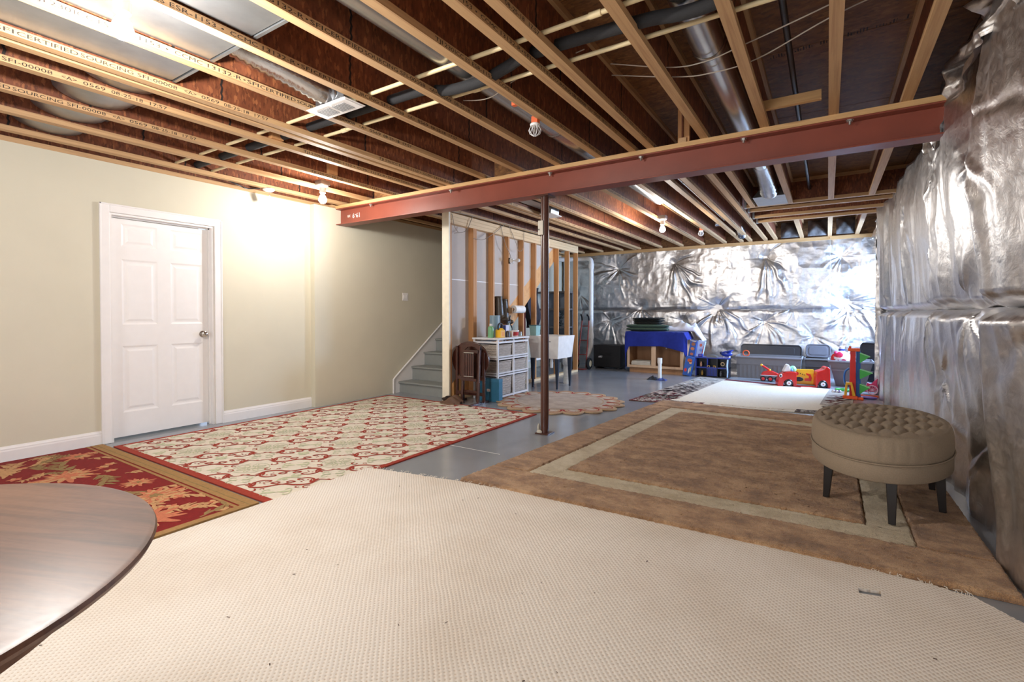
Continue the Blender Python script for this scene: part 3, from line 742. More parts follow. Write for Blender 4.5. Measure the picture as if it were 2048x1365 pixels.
cm_.add([(x, y, CARP_Z) for x, y in outer]+[(x, y, .002) for x, y in outer], [(i, (i+1) % n0, n0+(i+1) % n0, n0+i) for i in range(n0)])
cm_.add([(x, y, CARP_Z) for x, y in hole]+[(x, y, .001) for x, y in hole], [(i, (i+1) % 4, 4+(i+1) % 4, 4+i) for i in range(4)])
carpet = thing('woven_carpet', 'large cream loop-weave carpet remnant with frayed cut edge', 'carpet', (0, 0, 0))
cm_.build('woven_sheet', weave_mat(), carpet)
fr = MB(); rr = random.Random(5)
for k in range(150):
    i = rr.randrange(0, 208); x, y = outer[i]; a = rr.uniform(.4, 2.6); l = rr.uniform(.008, .03)
    fr.tube([(x, y-.004, CARP_Z), (x+.5*l*math.cos(a), y+.5*l*math.sin(a), CARP_Z+.006), (x+l*math.cos(a)+rr.uniform(-.01, .01), y+l*math.sin(a), CARP_Z+rr.uniform(0, .008))], .0012, 4)
fo = fr.build('frayed_threads', mat('cream_thread', S(236, 228, 214), .9), carpet); fo['kind'] = 'stuff'
lt = MB(); rr = random.Random(8)
for k in range(34):
    x = rr.uniform(-2.6, .5); y = rr.uniform(.35, 2.45); a = rr.uniform(0, 6.28); l = rr.uniform(.004, .014)
    lt.tube([(x, y, CARP_Z+.0015), (x+l*math.cos(a), y+l*math.sin(a), CARP_Z+.002)], rr.uniform(.001, .0022), 4)
lo_ = lt.build('lint_specks', mat('dark_lint', S(90, 72, 62), .9), carpet); lo_['kind'] = 'stuff'

# ---- cream rug with red scrollwork
RX0, RX1, RY0, RY1 = -5.235, -2.815, 1.700, 4.895
sr = thing('scroll_rug', 'cream area rug with red scrollwork lattice and red edge', 'rug', (0, 0, 0))
M_CREAM = fabric('cream_rug_pile', S(228, 218, 200), .05)
M_BRICK = fabric('brick_red_yarn', S(160, 58, 42), .12)
M_SAGE = fabric('pale_sage_yarn', S(198, 200, 166), .08)
MB().box(RX0, RX1, RY0, RY1, .001, .009).build('field', M_CREAM, sr)
for b in ((RX0, RX1, RY0, RY0+.05), (RX0, RX1, RY1-.035, RY1), (RX0, RX0+.035, RY0+.05, RY1-.035), (RX1-.04, RX1, RY0+.05, RY1-.035)):
    MB().box(b[0]-.002, b[1]+.002, b[2]-.002, b[3]+.002, .0012, .0105).build('border_strip', M_BRICK, sr)
inr = lambda p: RX0+.03 < p[0] < RX1-.035 and RY0+.045 < p[1] < RY1-.03
R2 = math.sqrt(.5)
def pq(p, q): return ((-p+q)*R2, (p+q)*R2)      # p runs along (-1,1), q along (1,1)
red = MB(); sage = MB(); ZR = .0105
def st(pts, w, n=7, mb=red, close=False):
    ribbon(mb, [pq(*a) for a in spline(pts, n, close)], w, None, ZR, inr)
def spiral(c, r0, a0, turns, sgn):
    return [(c[0]+r0*(1-t*.80)*math.cos(a0+sgn*turns*2*PI*t), c[1]+r0*(1-t*.80)*math.sin(a0+sgn*turns*2*PI*t)) for t in np.linspace(0, 1, 7)]
DP, DQ = .2925, .62
swell = lambda t: .010+.013*math.sin(PI*min(1, t*1.02))
for jq in range(-14, 16):
    for ip in range(0, 44):
        q0 = -.83+jq*DQ; p0 = .0+ip*DP+4.155-14*DP; m_ = 1 if (ip % 2 == 0) else -1
        X, Y = pq(p0, q0)
        if not (RX0-.5 < X < RX1+.5 and RY0-.5 < Y < RY1+.5): continue
        for s in (1, -1):
            # long arm from the crossing to the acanthus leaf beside the medallion column
            st([(p0, q0), (p0-.010*m_, q0+s*.045), (p0-.030*m_, q0+s*.10), (p0-.030*m_, q0+s*.155), (p0-.006*m_, q0+s*.20), (p0+.040*m_, q0+s*.205)], swell)
            # curl springing back inside the heart
            st([(p0, q0), (p0+.012*m_, q0+s*.03), (p0+.040*m_, q0+s*.075), (p0+.060*m_, q0+s*.045), (p0+.046*m_, q0+s*.022), (p0+.030*m_, q0+s*.036)], lambda t: .016-.006*t)
            # lower lobe of the heart
            st([(p0+.040*m_, q0+s*.205), (p0+.085*m_, q0+s*.185), (p0+.108*m_, q0+s*.135), (p0+.092*m_, q0+s*.088), (p0+.072*m_, q0+s*.100), (p0+.076*m_, q0+s*.125)], lambda t: .018-.007*t)
            # acanthus leaf: three fat blades
            for da, ln, wd in ((-.55, .075, .016), (.0, .095, .020), (.5, .07, .014)):
                cx, cy = pq(p0-.002*m_, q0+s*.180); dx, dy = pq(math.cos(.55+da)*m_, math.sin(.55+da)*s)
                leaf_poly(red, (cx, cy), math.atan2(dy, dx), ln, wd, ZR, inr)
            # small curls and berries
            for (a, b) in ((.052, .128), (.030, .118), (.062, .155)):
                cx, cy = pq(p0+a*m_, q0+s*b); leaf_poly(red, (cx-.008, cy), .3, .017, .012, ZR, inr)
            st(spiral((p0-.085*m_, q0+s*.175), .036, .5*m_, .75, -s*m_), lambda t: .012-.004*t)
            st(spiral((p0-.070*m_, q0+s*.110), .018, 2.0, .7, s), lambda t: .009-.002*t)
            # link across the medallion column with beads
            st([(p0+.040*m_, q0+s*.205), (p0+.052*m_, q0+s*.245), (p0+.030*m_, q0+s*.31)], lambda t: .012-.004*t)
            cx, cy = pq(p0+.034*m_, q0+s*.290); leaf_poly(red, (cx-.012, cy), .78, .028, .016, ZR, inr)
        # medallions between the red columns
        qc = q0+DQ/2
        if ip % 2 == 0:
            pc_ = p0-DP/2-.01
            for k in range(8):
                a = k*PI/4+.2; c = (pc_+.062*math.cos(a), qc+.075*math.sin(a))
                st([(c[0]+.030*math.cos(t)*math.cos(a)-.016*math.sin(t)*math.sin(a), c[1]+.030*math.cos(t)*math.sin(a)+.016*math.sin(t)*math.cos(a)) for t in np.linspace(0, 2*PI, 7)[:-1]], .008, 3, sage, True)
            st([(pc_+.024*math.cos(t), qc+.028*math.sin(t)) for t in np.linspace(0, 2*PI, 7)[:-1]], .009, 3, sage, True)
            st([(pc_+.115*math.cos(t), qc+.125*math.sin(t)) for t in np.linspace(0, 2*PI, 13)[:-1]], .006, 2, sage, True)
        else:
            pc_ = p0-DP/2+.01
            for k in range(4):
                a = PI/4+k*PI/2; st(spiral((pc_+.055*math.cos(a), qc+.065*math.sin(a)), .042, a+PI, .9, 1 if k % 2 else -1), .010, 5, sage)
        # sage curls in the ovals between back-to-back hearts
        if m_ > 0:
            for k in range(4):
                a = PI/4+k*PI/2; st(spiral((p0-DP/2+.050*math.cos(a), q0+.085*math.sin(a)), .040, a+PI, .9, 1 if k % 2 else -1), .011, 5, sage)
            for s in (1, -1):
                cx, cy = pq(p0-DP/2, q0); leaf_poly(sage, (cx, cy), PI/4+(0 if s > 0 else PI), .10, .03, ZR, inr)
        # sage sprigs inside the hearts
        for s in (1, -1):
            for a in (.3, 1.0): 
                cx, cy = pq(p0+DP/2*m_, q0+s*.03); leaf_poly(sage, (cx, cy), a+.8*s+ip, .075, .022, ZR, inr)
o = red.build('red_scrollwork', M_BRICK, sr, fix=False); o['kind'] = 'stuff'
o = sage.build('sage_medallions', M_SAGE, sr, fix=False); o['kind'] = 'stuff'

# ---- red floral rug
fr_ = thing('floral_rug', 'crimson floral rug with tan leaves and gold double border', 'rug', (0, 0, 0))
FX0, FX1, FY0, FY1 = -5.40, -2.93, -.9, 1.672
M_CRIM = fabric('crimson_pile', S(128, 26, 24), .14); M_GOLD = fabric('gold_border_pile', S(164, 126, 78), .12); M_TAN = fabric('tan_leaf_pile', S(196, 150, 104), .15)
M_OLV = fabric('olive_leaf_pile', S(146, 120, 76), .15); M_PINK = fabric('rose_petal_pile', S(196, 116, 84), .15)
MB().box(FX0, FX1, FY0, FY1, .001, .010).build('field', M_CRIM, fr_)
inf = lambda p: FX0+.03 < p[0] < FX1-.05 and FY0+.05 < p[1] < FY1-.10
MB().box(FX0, FX1+.003, FY1-.085, FY1+.003, .0012, .0125).build('border_strip', M_GOLD, fr_)
MB().box(FX0, FX1, FY1-.118, FY1-.098, .0012, .0112).build('border_strip', M_GOLD, fr_)
MB().box(FX1-.05, FX1+.003, FY0, FY1-.085, .0012, .0125).build('border_strip', M_GOLD, fr_)
MB().box(FX0, FX1, FY1-.052, FY1-.044, .002, .0129).build('border_groove', M_OLV, fr_)
tan, olv, pnk = MB(), MB(), MB(); rr = random.Random(21); ZF = .0108
def flower(c, r, z):
    for ringr, mb, nn, W in ((r, pnk, 13, .30), (r*.72, tan, 11, .36), (r*.46, pnk, 9, .42), (r*.28, olv, 7, .5)):
        z += .0003
        for k in range(nn):
            a = 2*PI*k/nn+rr.uniform(-.15, .15); L = ringr*rr.uniform(.8, 1.1); leaf_poly(mb, c, a, L, L*W, z, inf, 1 if ringr > r*.6 else 0)
def spray(c, a, L, mb):
    stem = spline([c, (c[0]+.5*L*math.cos(a+.3), c[1]+.5*L*math.sin(a+.3)), (c[0]+L*math.cos(a), c[1]+L*math.sin(a))], 8)
    ribbon(mb, stem, .012, .006, ZF, inf)
    for k in range(2, len(stem), 2):
        for s in (1, -1): leaf_poly(mb, stem[k], a+s*rr.uniform(.5, .9), L*rr.uniform(.22, .38), L*.10, ZF+.0002, inf, 1)
for c, r in (((-4.55, 1.20), .20), ((-3.60, 1.38), .17), ((-3.22, 1.18), .20), ((-4.05, .78), .19), ((-3.4, .55), .20), ((-5.0, .75), .2), ((-4.7, .2), .2), ((-3.9, .0), .2), ((-5.1, 1.42), .13), ((-3.98, 1.42), .11)): flower(c, r, ZF)
for k in range(62):
    c = (rr.uniform(FX0, FX1), rr.uniform(.3, FY1)); spray(c, rr.uniform(0, 6.28), rr.uniform(.16, .36), rr.choice([tan, olv, tan]))
for k in range(55):
    c = (rr.uniform(FX0, FX1), rr.uniform(.4, FY1)); a0 = rr.uniform(0, 6); 
    for q in range(5): leaf_poly(rr.choice([tan, pnk]), c, a0+q*1.257, .045, .028, ZF+.0006, inf)
for mb, m_, nm in ((tan, M_TAN, 'tan_leaves'), (olv, M_OLV, 'olive_leaves'), (pnk, M_PINK, 'rose_petals')):
    o = mb.build(nm, m_, fr_, fix=False); o['kind'] = 'stuff'

# ---- deep-pile brown rug with a beige band, real pile relief
def shag(name, c1, c2, c3):
    m, nt, b = new_mat(name); v = coords(nt); v1 = coords(nt, (.8, 1.15, 1))
    n1 = N(nt, 'ShaderNodeTexNoise', Scale=6.0, Detail=7.0, Roughness=.76, Distortion=.25); n2 = N(nt, 'ShaderNodeTexNoise', Scale=230.0, Detail=2.0)
    nt.links.new(v1, n1.inputs['Vector']); nt.links.new(v, n2.inputs['Vector'])
    a = N(nt, 'ShaderNodeMath', operation='MULTIPLY_ADD'); a.inputs[1].default_value = .35; nt.links.new(n2.outputs['Fac'], a.inputs[0]); nt.links.new(n1.outputs['Fac'], a.inputs[2])
    nt.links.new(ramp(nt, a.outputs[0], [(.54, c1), (.68, c2), (.80, c3)]), b.inputs['Base Color'])
    b.inputs['Roughness'].default_value = 1; b.inputs['Specular IOR Level'].default_value = .08; b.inputs['Sheen Weight'].default_value = .35; b.inputs['Sheen Roughness'].default_value = .5
    bump(nt, b, n2.outputs['Fac'], .9, .012); return m
M_BRN = shag('brown_shag_pile', S(138, 102, 72), S(180, 138, 98), S(210, 170, 128)); M_BEI = shag('beige_shag_pile', S(196, 178, 144), S(216, 200, 168), S(230, 216, 188))
br = thing('brown_rug', 'thick brown rug with beige band, beside the foil wall', 'rug', (0, 0, 0))
QB = quad_map((-2.145, 2.66), (.68, 2.745), (.64, 6.36), (-1.82, 6.52))
def pile(name, m, u0, u1, v0, v1, z, nu, nv, seed):
    rg_ = np.random.default_rng(seed); Hn = rg_.normal(0, 1, (nv+1, nu+1))
    def fn(u, v):
        i, j = int(round(u*nu)), int(round(v*nv)); e = i in (0, nu) or j in (0, nv)
        x, y = QB(u0+(u1-u0)*u, v0+(v1-v0)*v); k = .003
        return (x+k*Hn[j, i]*.9, y+k*Hn[j-1, i]*.9, z*(.35 if e else 1)+.0016*Hn[j, i-1])
    o = MB().grid(fn, nu, nv).build(name, m, br, smooth=80, fix=False); o['kind'] = 'stuff'; del o['kind']; return o
PZ = .030
QL, QR, QF, QN = .105, .895, .885, .095; BW = .072
MB().prism([QB(0, 0), QB(1, 0), QB(1, 1), QB(0, 1)], .001, .012).build('backing', M_BRN, br)
pile('pile_border', M_BRN, 0, 1, 0, QN, PZ, 260, 34, 1); pile('pile_border', M_BRN, 0, 1, QF, 1, PZ, 200, 34, 2)
pile('pile_border', M_BRN, 0, QL, QN, QF, PZ, 30, 260, 3); pile('pile_border', M_BRN, QR, 1, QN, QF, PZ, 30, 220, 4)
pile('pile_band', M_BEI, QL, QR, QN, QN+BW*.75, PZ-.008, 220, 26, 5); pile('pile_band', M_BEI, QL, QR, QF-BW*.75, QF, PZ-.008, 180, 24, 6)
pile('pile_band', M_BEI, QL, QL+BW, QN, QF, PZ-.0078, 22, 240, 7); pile('pile_band', M_BEI, QR-BW, QR, QN, QF, PZ-.0078, 22, 220, 8)
pile('pile_centre', M_BRN, QL+BW, QR-BW, QN+BW*.75, QF-BW*.75, PZ, 230, 260, 9)

# ---- patterned rug by the toys
pr_ = thing('patterned_rug', 'cream rug with dark red and grey patterned edge blocks, by the toys', 'rug', (0, 0, 0))
QP = quad_map((-2.23, 6.36), (.22, 6.74), (.36, 8.86), (-1.956, 9.42))
def patch(name, m, u0, u1, v0, v1, z): return MB().prism([QP(u0, v0), QP(u1, v0), QP(u1, v1), QP(u0, v1)], .001, z).build(name, m, pr_)
patch('field', fabric('ivory_rug_pile', S(226, 218, 202), .06), 0, 1, 0, 1, .009)
M_MAR = fabric('maroon_pile', S(96, 26, 30), .2); M_CHAR = fabric('charcoal_pile', S(74, 62, 62), .2); M_GREY = fabric('grey_pile', S(170, 160, 150), .1)
for (n_, m_, u0, u1, v0, v1) in (('grey_block', M_GREY, 0, .20, .12, 1), ('maroon_block', M_MAR, 0, .36, 0, .075), ('maroon_block', M_MAR, 0, .18, .075, .22), ('charcoal_block', M_CHAR, .78, 1, 0, .085), ('charcoal_block', M_CHAR, .90, 1, .085, .30), ('grey_block', M_GREY, .86, 1, .30, 1), ('maroon_block', M_MAR, .20, .70, .94, 1)):
    patch(n_, m_, u0, u1, v0, v1, .0104)
rr = random.Random(33); bm_ = {0: MB(), 1: MB(), 2: MB(), 3: MB()}
def blot(u, v, k, s):
    c = QP(u, v); n = 7; a0 = rr.uniform(0, 6); P = []
    for i in range(n):
        a = a0+2*PI*i/n; r_ = s*rr.uniform(.35, 1.1); P.append((c[0]+r_*math.cos(a)*1.3, c[1]+r_*math.sin(a), .0108+.0002*k))
    P = [(c[0], c[1], .0108+.0002*k)]+P; bm_[k].add(P, [(0, i+1, (i+1) % n+1) for i in range(n)])
for k in range(420):
    u = rr.uniform(.01, .19); v = rr.uniform(.12, .95); t = v*1.05+rr.uniform(-.15, .15)
    blot(u, v, 0 if t < .33 else 1 if t < .70 else 3, rr.uniform(.015, .045))
for k in range(170): blot(rr.uniform(.01, .35), rr.uniform(.008, .07), 2 if rr.random() < .7 else 3, rr.uniform(.01, .03))
for k in range(120): blot(rr.uniform(.01, .17), rr.uniform(.07, .2), 2, rr.uniform(.01, .03))
for k in range(150): blot(rr.uniform(.88, .99), rr.uniform(.1, .7), rr.choice([0, 0, 1, 3]), rr.uniform(.015, .05))
for k in range(60): blot(rr.uniform(.79, .99), rr.uniform(.01, .08), rr.choice([2, 3]), rr.uniform(.01, .025))
for k, m_ in ((0, M_MAR), (1, M_CHAR), (2, M_GREY), (3, fabric('pale_grey_pile', S(205, 200, 192), .06))):
    o = bm_[k].build('blotch_pattern', m_, pr_, fix=False); o['kind'] = 'stuff'
vm = MB()
for k in range(7):
    u = .42+k*.055; c = QP(u, .045); vm_p = [(c[0]+.09*math.cos(t+k)*(1-t/9), c[1]+.055*math.sin(t+k)*(1-t/9)) for t in np.linspace(0, 5.5, 18)]
    ribbon(vm, vm_p, .014, .006, .0106)
o = vm.build('vine_pattern', fabric('beige_vine_yarn', S(190, 166, 138), .1), pr_, fix=False); o['kind'] = 'stuff'

# ---- round scalloped rug
RC = (-2.96, 5.76)
rd = thing('scalloped_rug', 'round scalloped rug with red trimmed petals, behind the column', 'rug', (RC[0], RC[1], 0))
ns = 18
def scal(r, d, n=180):
    return [((r+d*abs(math.sin(ns*t/2)))*math.cos(t), (r+d*abs(math.sin(ns*t/2)))*math.sin(t)) for t in np.linspace(0, 2*PI, n, endpoint=False)]
M_OAT = fabric('oatmeal_pile', S(186, 158, 128), .1); M_MEDL = shag('speckled_medallion_pile', S(168, 146, 128), S(190, 172, 156), S(206, 190, 174)); M_ROSE = fabric('rose_red_pile', S(158, 46, 48), .15)
MB().prism(scal(.745, .105, 216), .001, .020).build('pile', M_OAT, rd, bevel=.006)
MB().prism(scal(.60, .02, 120), .02, .0216).build('centre_field', M_MEDL, rd)
ri = MB()
ring = lambda r: [(r*math.cos(t), r*math.sin(t)) for t in np.linspace(0, 2*PI, 90)]
ribbon(ri, ring(.565), .014, None, .0222)
o = ri.build('inner_ring', M_OAT, rd, fix=False)
pt = MB()
for k in range(ns):
    a = 2*PI*(k+.5)/ns; c = lambda r, t: (r*math.cos(a+t), r*math.sin(a+t))
    ribbon(pt, spline([c(.60, -.16), c(.72, -.13), c(.785, 0), c(.72, .13), c(.60, .16)], 6), lambda t: .010+.022*abs(2*t-1)**2, None, .0207)
    ribbon(pt, spline([c(.60, -.08), c(.70, -.05), c(.725, .02), c(.69, .06)], 5), .012, .004, .0207)
o = pt.build('red_petal_outlines', M_ROSE, rd, fix=False); o['kind'] = 'stuff'
gp_ = MB()
for k in range(ns):
    a = 2*PI*(k+.5)/ns; leaf_poly(gp_, (.62*math.cos(a), .62*math.sin(a)), a, .12, .13, .0204)
gp_.build('petal_fills', fabric('pale_grey_petal_pile', S(196, 182, 170), .1), rd, fix=False)['kind'] = 'stuff'

# ================================================================== round table in the foreground
M_WAL = None
def walnut():
    m, nt, b = new_mat('polished_walnut'); v = coords(nt, (2.2, 26, 26))
    n = N(nt, 'ShaderNodeTexNoise', Scale=1.0, Detail=7.0, Roughness=.6, Distortion=.5); nt.links.new(v, n.inputs['Vector'])
    nt.links.new(ramp(nt, n.outputs['Fac'], [(.25, S(66, 40, 28)), (.45, S(104, 66, 46)), (.6, S(126, 84, 60)), (.8, S(88, 56, 40))]), b.inputs['Base Color'])
    v2 = coords(nt); n2 = N(nt, 'ShaderNodeTexNoise', Scale=60.0, Detail=4.0); nt.links.new(v2, n2.inputs['Vector'])
    nt.links.new(ramp(nt, n2.outputs['Fac'], [(.35, (.40, .40, .40, 1)), (.8, (.44, .44, .44, 1))]), b.inputs['Roughness'])
    b.inputs['Coat Weight'].default_value = .1; b.inputs['Coat Roughness'].default_value = .3
    return m
M_WAL = walnut()
tb = thing('round_table', 'round polished walnut pedestal table in the left foreground', 'table', (-1.356, -.055, 0), math.radians(22))
R_ = .5403
MB().lathe([(.001, .750), (R_-.012, .750), (R_-.003, .7475), (R_, .741), (R_-.004, .733), (R_-.018, .728), (R_-.03, .718), (.001, .718)], n=96, cap=False).build('top', M_WAL, tb, smooth=35)
MB().lathe([(R_-.10, .718), (R_-.10, .66), (R_-.12, .66), (R_-.12, .718)], n=64, cap=False).build('apron', M_WAL, tb, smooth=35)
MB().lathe([(.10, .66), (.10, .63), (.055, .60), (.045, .50), (.07, .42), (.08, .36), (.05, .30), (.06, .22), (.07, .18)], n=32).build('pedestal', M_WAL, tb, smooth=50)
MB().box(-.13, .13, -.13, .13, .66, .718).build('mount_block', M_WAL, tb)
for k in range(4):
    a = PI/4+k*PI/2; c, s = math.cos(a), math.sin(a)
    p = spline([(.04, .22), (.16, .20), (.28, .11), (.38, .045), (.44, .045)], 6)
    MB().tube([(c*x, s*x, z) for x, z in p], [.034-.012*i/(len(p)-1) for i in range(len(p))], 10).build('foot', M_WAL, tb, smooth=50)

# ================================================================== tufted oval ottoman
M_LIN = fabric('taupe_linen', S(152, 136, 116), .08, 160, .35, 500)
M_LEG = mat('espresso_leg', S(30, 24, 21), .35, spec=.5)
ot = thing('tufted_ottoman', 'oval taupe tufted ottoman on dark legs beside the foil wall', 'ottoman', (.279, 3.833, 0), -.116)
OA, OB = .607, .353
def ell(t, k=1.0, d=0): return ((OB*k+d)*math.cos(t), (OA*k+d)*math.sin(t))
# apron band
ap = MB(); n = 96; prof = [(-.03, .273), (-.006, .273), (0, .279), (0, .365), (-.004, .371), (-.03, .371)]
vs = []; fs = []
for d, z in prof:
    for k in range(n): vs.append((*ell(2*PI*k/n, 1, d), z))
for i in range(len(prof)-1):
    for k in range(n): fs.append((i*n+k, i*n+(k+1) % n, (i+1)*n+(k+1) % n, (i+1)*n+k))
fs.append(tuple(range(n))[::-1]); ap.add(vs, fs); ap.build('apron', M_LIN, ot, smooth=50)
# cushion: radial grid, tuft buttons on a diamond lattice, pleats on the side
tufts = []
for j in range(-4, 5):
    for i in range(-3, 4):
        x = i*.105+(.0525 if j % 2 else 0); y = j*.118
        if (x/(OB*.80))**2+(y/(OA*.82))**2 < 1: tufts.append((x, y))
TF = np.array(tufts)
def cushion(nr=70, nt_=220):
    r = np.concatenate([np.linspace(0, 1, nr)[1:], ]); vs = [(0, 0, 0)]; fs = []
    def topz(x, y):
        d = np.hypot(TF[:, 0]-x, (TF[:, 1]-y)); o = np.sort(d)[:2]
        z = -.034*math.exp(-(o[0]/.024)**1.5)
        # creases run along the diamond edges between neighbouring buttons
        p = (x/.0525+y/.118)/2; q = (x/.0525-y/.118)/2
        e = min(abs(p-round(p)), abs(q-round(q))); inside = 1 if (x/(OB*.86))**2+(y/(OA*.86))**2 < 1 else .25
        z -= .016*math.exp(-(e/.10)**2)*inside
        return z
    prof = []
    for i in range(nr):
        t = i/(nr-1); prof.append((t*.93, 'top'))
    side = [(.955, .515), (.975, .502), (.992, .482), (1.003, .457), (1.008, .427), (1.006, .397), (1.0, .377), (.985, .372)]
    rings = [k*.93/(nr-1) for k in range(1, nr)]
    for k in rings:
        for a in range(nt_):
            th = 2*PI*a/nt_; x, y = ell(th, k); edge = 1-max(0, (k-.80)/.13)**2*.397
            z = .524+.014*(1-k*k)+topz(x, y)*edge-(.012*max(0, (k-.80)/.13)**2); vs.append((x, y, z))
    for k, z in side:
        for a in range(nt_):
            th = 2*PI*a/nt_; pleat = 0
            ph = (th*18/PI) % 1.0
            pleat = -.006*math.exp(-((ph-.5)/.10)**2)*math.sin(PI*min(1, max(0, (z-.372)/.15)))*(1 if math.sin(th*5+1.3) > -.397 else .15)
            x, y = ell(th+.02*math.sin((z-.372)*20), k, pleat); vs.append((x, y, z))
    m = len(rings)+len(side)
    for a in range(nt_): fs.append((0, 1+a, 1+(a+1) % nt_))
    for i in range(m-1):
        for a in range(nt_):
            b0 = 1+i*nt_; b1 = b0+nt_; fs.append((b0+a, b1+a, b1+(a+1) % nt_, b0+(a+1) % nt_))
    vs[0] = (0, 0, .538+topz(0, 0))
    return MB().add(vs, fs)
cs = cushion().build('cushion', M_LIN, ot, smooth=80, fix=False)
bt_ = MB().ball((0, 0, 0), (.009, .009, .005), 10, 6).mesh('button', M_LIN)
for x, y in tufts: 
    place('button', bt_, cs, smooth=60, loc=(x, y, .502))
MB().tube([(*ell(2*PI*k/96, 1, .004), .372) for k in range(96)], .0045, 8, closed=True).build('piping', M_LIN, ot, smooth=60)
for x, y in ((.078, -.475), (-.235, -.235), (-.27, .24), (.285, -.10), (.25, .32), (-.02, .50)):
    s_ = .026; q_ = .0165; dx = .06*x; dy = .04*y
    MB().hexa([(x+dx-q_, y+dy-q_, .031), (x+dx+q_, y+dy-q_, .031), (x+dx+q_, y+dy+q_, .031), (x+dx-q_, y+dy+q_, .031)], [(x-s_, y-s_, .279), (x+s_, y-s_, .279), (x+s_, y+s_, .279), (x-s_, y+s_, .279)]).build('leg', M_LEG, ot, bevel=.003)
# ================================================================== bare stud partition beside the stairs
M_TRIMC = mat('cream_trim', S(236, 228, 208), .5)
part_ = struct(MB().box(-4.33, -4.213, 5.0, 5.028, 0, 2.52).build('wall_partition', M_TRIMC))
stm = MB().box(-4.31, -4.221, 0, .038, .038, 2.376).mesh('stud', M_LUMZ)
for y in (5.030, 5.545, 5.586, 6.03, 6.445, 6.885, 7.295, 7.73, 8.135, 8.58, 8.965): place('stud', stm, part_, loc=(0, y, 0))
M_LUMY = wood('plate_lumber', S(206, 172, 128), S(228, 198, 156), (38, 1.1, 38))
for z0 in (2.376, 2.423, 2.470): MB().box(-4.31, -4.219, 5.03, 9.003, z0, z0+.045).build('top_plate', M_LUMY, part_)
MB().box(-4.31, -4.219, 5.03, 9.003, 0, .038).build('sole_plate', M_LUMY, part_)
SL = .743
dz = lambda y: 1.317+SL*(y-6.667)
MB().extr([(-4.312, 5.03, max(.01, dz(5.03))), (-4.312, 8.20, dz(8.20)), (-4.312, 8.20, 2.52), (-4.312, 5.03, 2.52)], (-.013, 0, 0)).build('drywall', M_DRYB, part_)
MB().box(-4.3119, -4.310, 5.07, 7.05, 1.632, 1.644).build('joint_tape', M_WHITE, part_)
M_STRG = wood('stringer_lumber', S(198, 140, 86), S(222, 170, 112), (30, 6, 6))
stair = thing('staircase', 'grey painted basement stairs rising behind the bare studs', 'stairs', (-4.84, 5.2, 0))
for xs in (-4.349,):
    MB().extr([(xs+4.84, .02, .0), (xs+4.84, .02, dz(5.22)), (xs+4.84, 3.0, dz(8.2)), (xs+4.84, 3.0, dz(8.2)-.27), (xs+4.84, .30, .0)], (.036 if xs > -5 else .001, 0, 0)).build('stringer', M_STRG, stair)
M_STEP = mat('grey_stair_paint', S(138, 141, 138), .4, var=.04)
tr = MB().box(-.494, .489, -.028, .262, -.026, 0).mesh('tread', M_STEP); rs = MB().box(-.494, .489, 0, .018, -.174, 0).mesh('riser', M_STEP)
for k in range(11):
    place('tread', tr, stair, bevel=.006, loc=(0, .268*k, .165+.2*k)); place('riser', rs, stair, loc=(0, .268*k, .139+.2*k))
sk = MB().extr([(-5.354, 5.085, 0), (-5.354, 5.085, .20), (-5.354, 5.115, .225), (-5.354, 8.1, .225+.745*2.985), (-5.354, 8.1, 2.0), (-5.354, 5.62, .16), (-5.354, 5.4, 0)], (.018, 0, 0)).build('trim_1', M_WHITE); struct(sk)
cp = MB().tube([(-5.333, 5.078, .0), (-5.333, 5.078, .205), (-5.333, 5.115, .235), (-5.333, 8.1, .235+.745*2.985)], .014, 8).build('cap_moulding', M_WHITE, sk, smooth=40)
# loose wiring along the partition's top plate
for k, pts in enumerate(([(-4.21, 5.06, 2.50), (-4.195, 5.10, 2.33), (-4.20, 5.18, 2.27)], [(-4.215, 5.12, 2.25), (-4.205, 5.35, 2.31), (-4.19, 5.45, 2.47), (-4.20, 5.5, 2.53)], [(-4.215, 5.55, 2.23), (-4.205, 5.75, 2.24), (-4.2, 5.95, 2.33), (-4.19, 6.15, 2.45), (-4.2, 6.3, 2.54)],
        [(-4.21, 6.2, 2.55), (-4.195, 6.32, 2.25), (-4.2, 6.45, 2.12), (-4.21, 6.5, 2.05)], [(-4.21, 6.45, 2.55), (-4.19, 6.62, 2.30), (-4.195, 6.72, 2.18), (-4.20, 6.86, 2.25), (-4.2, 6.88, 2.5)], [(-4.26, 5.0, 2.54), (-4.17, 6.0, 2.545), (-4.15, 7.2, 2.54), (-4.2, 8.6, 2.545)])):
    cable(['short loose cable end at the cream partition corner', 'loose cable drooping over the first bare stud', 'loose cable drooping between second and third stud', 'cable dropping to the stud lamp holder', 'looped cable hanging right of the stud lamp', 'long cable lying along the partition top plate'][k], pts, .0045, mat('grey_cable_%d' % k, S(150, 138, 126), .6))

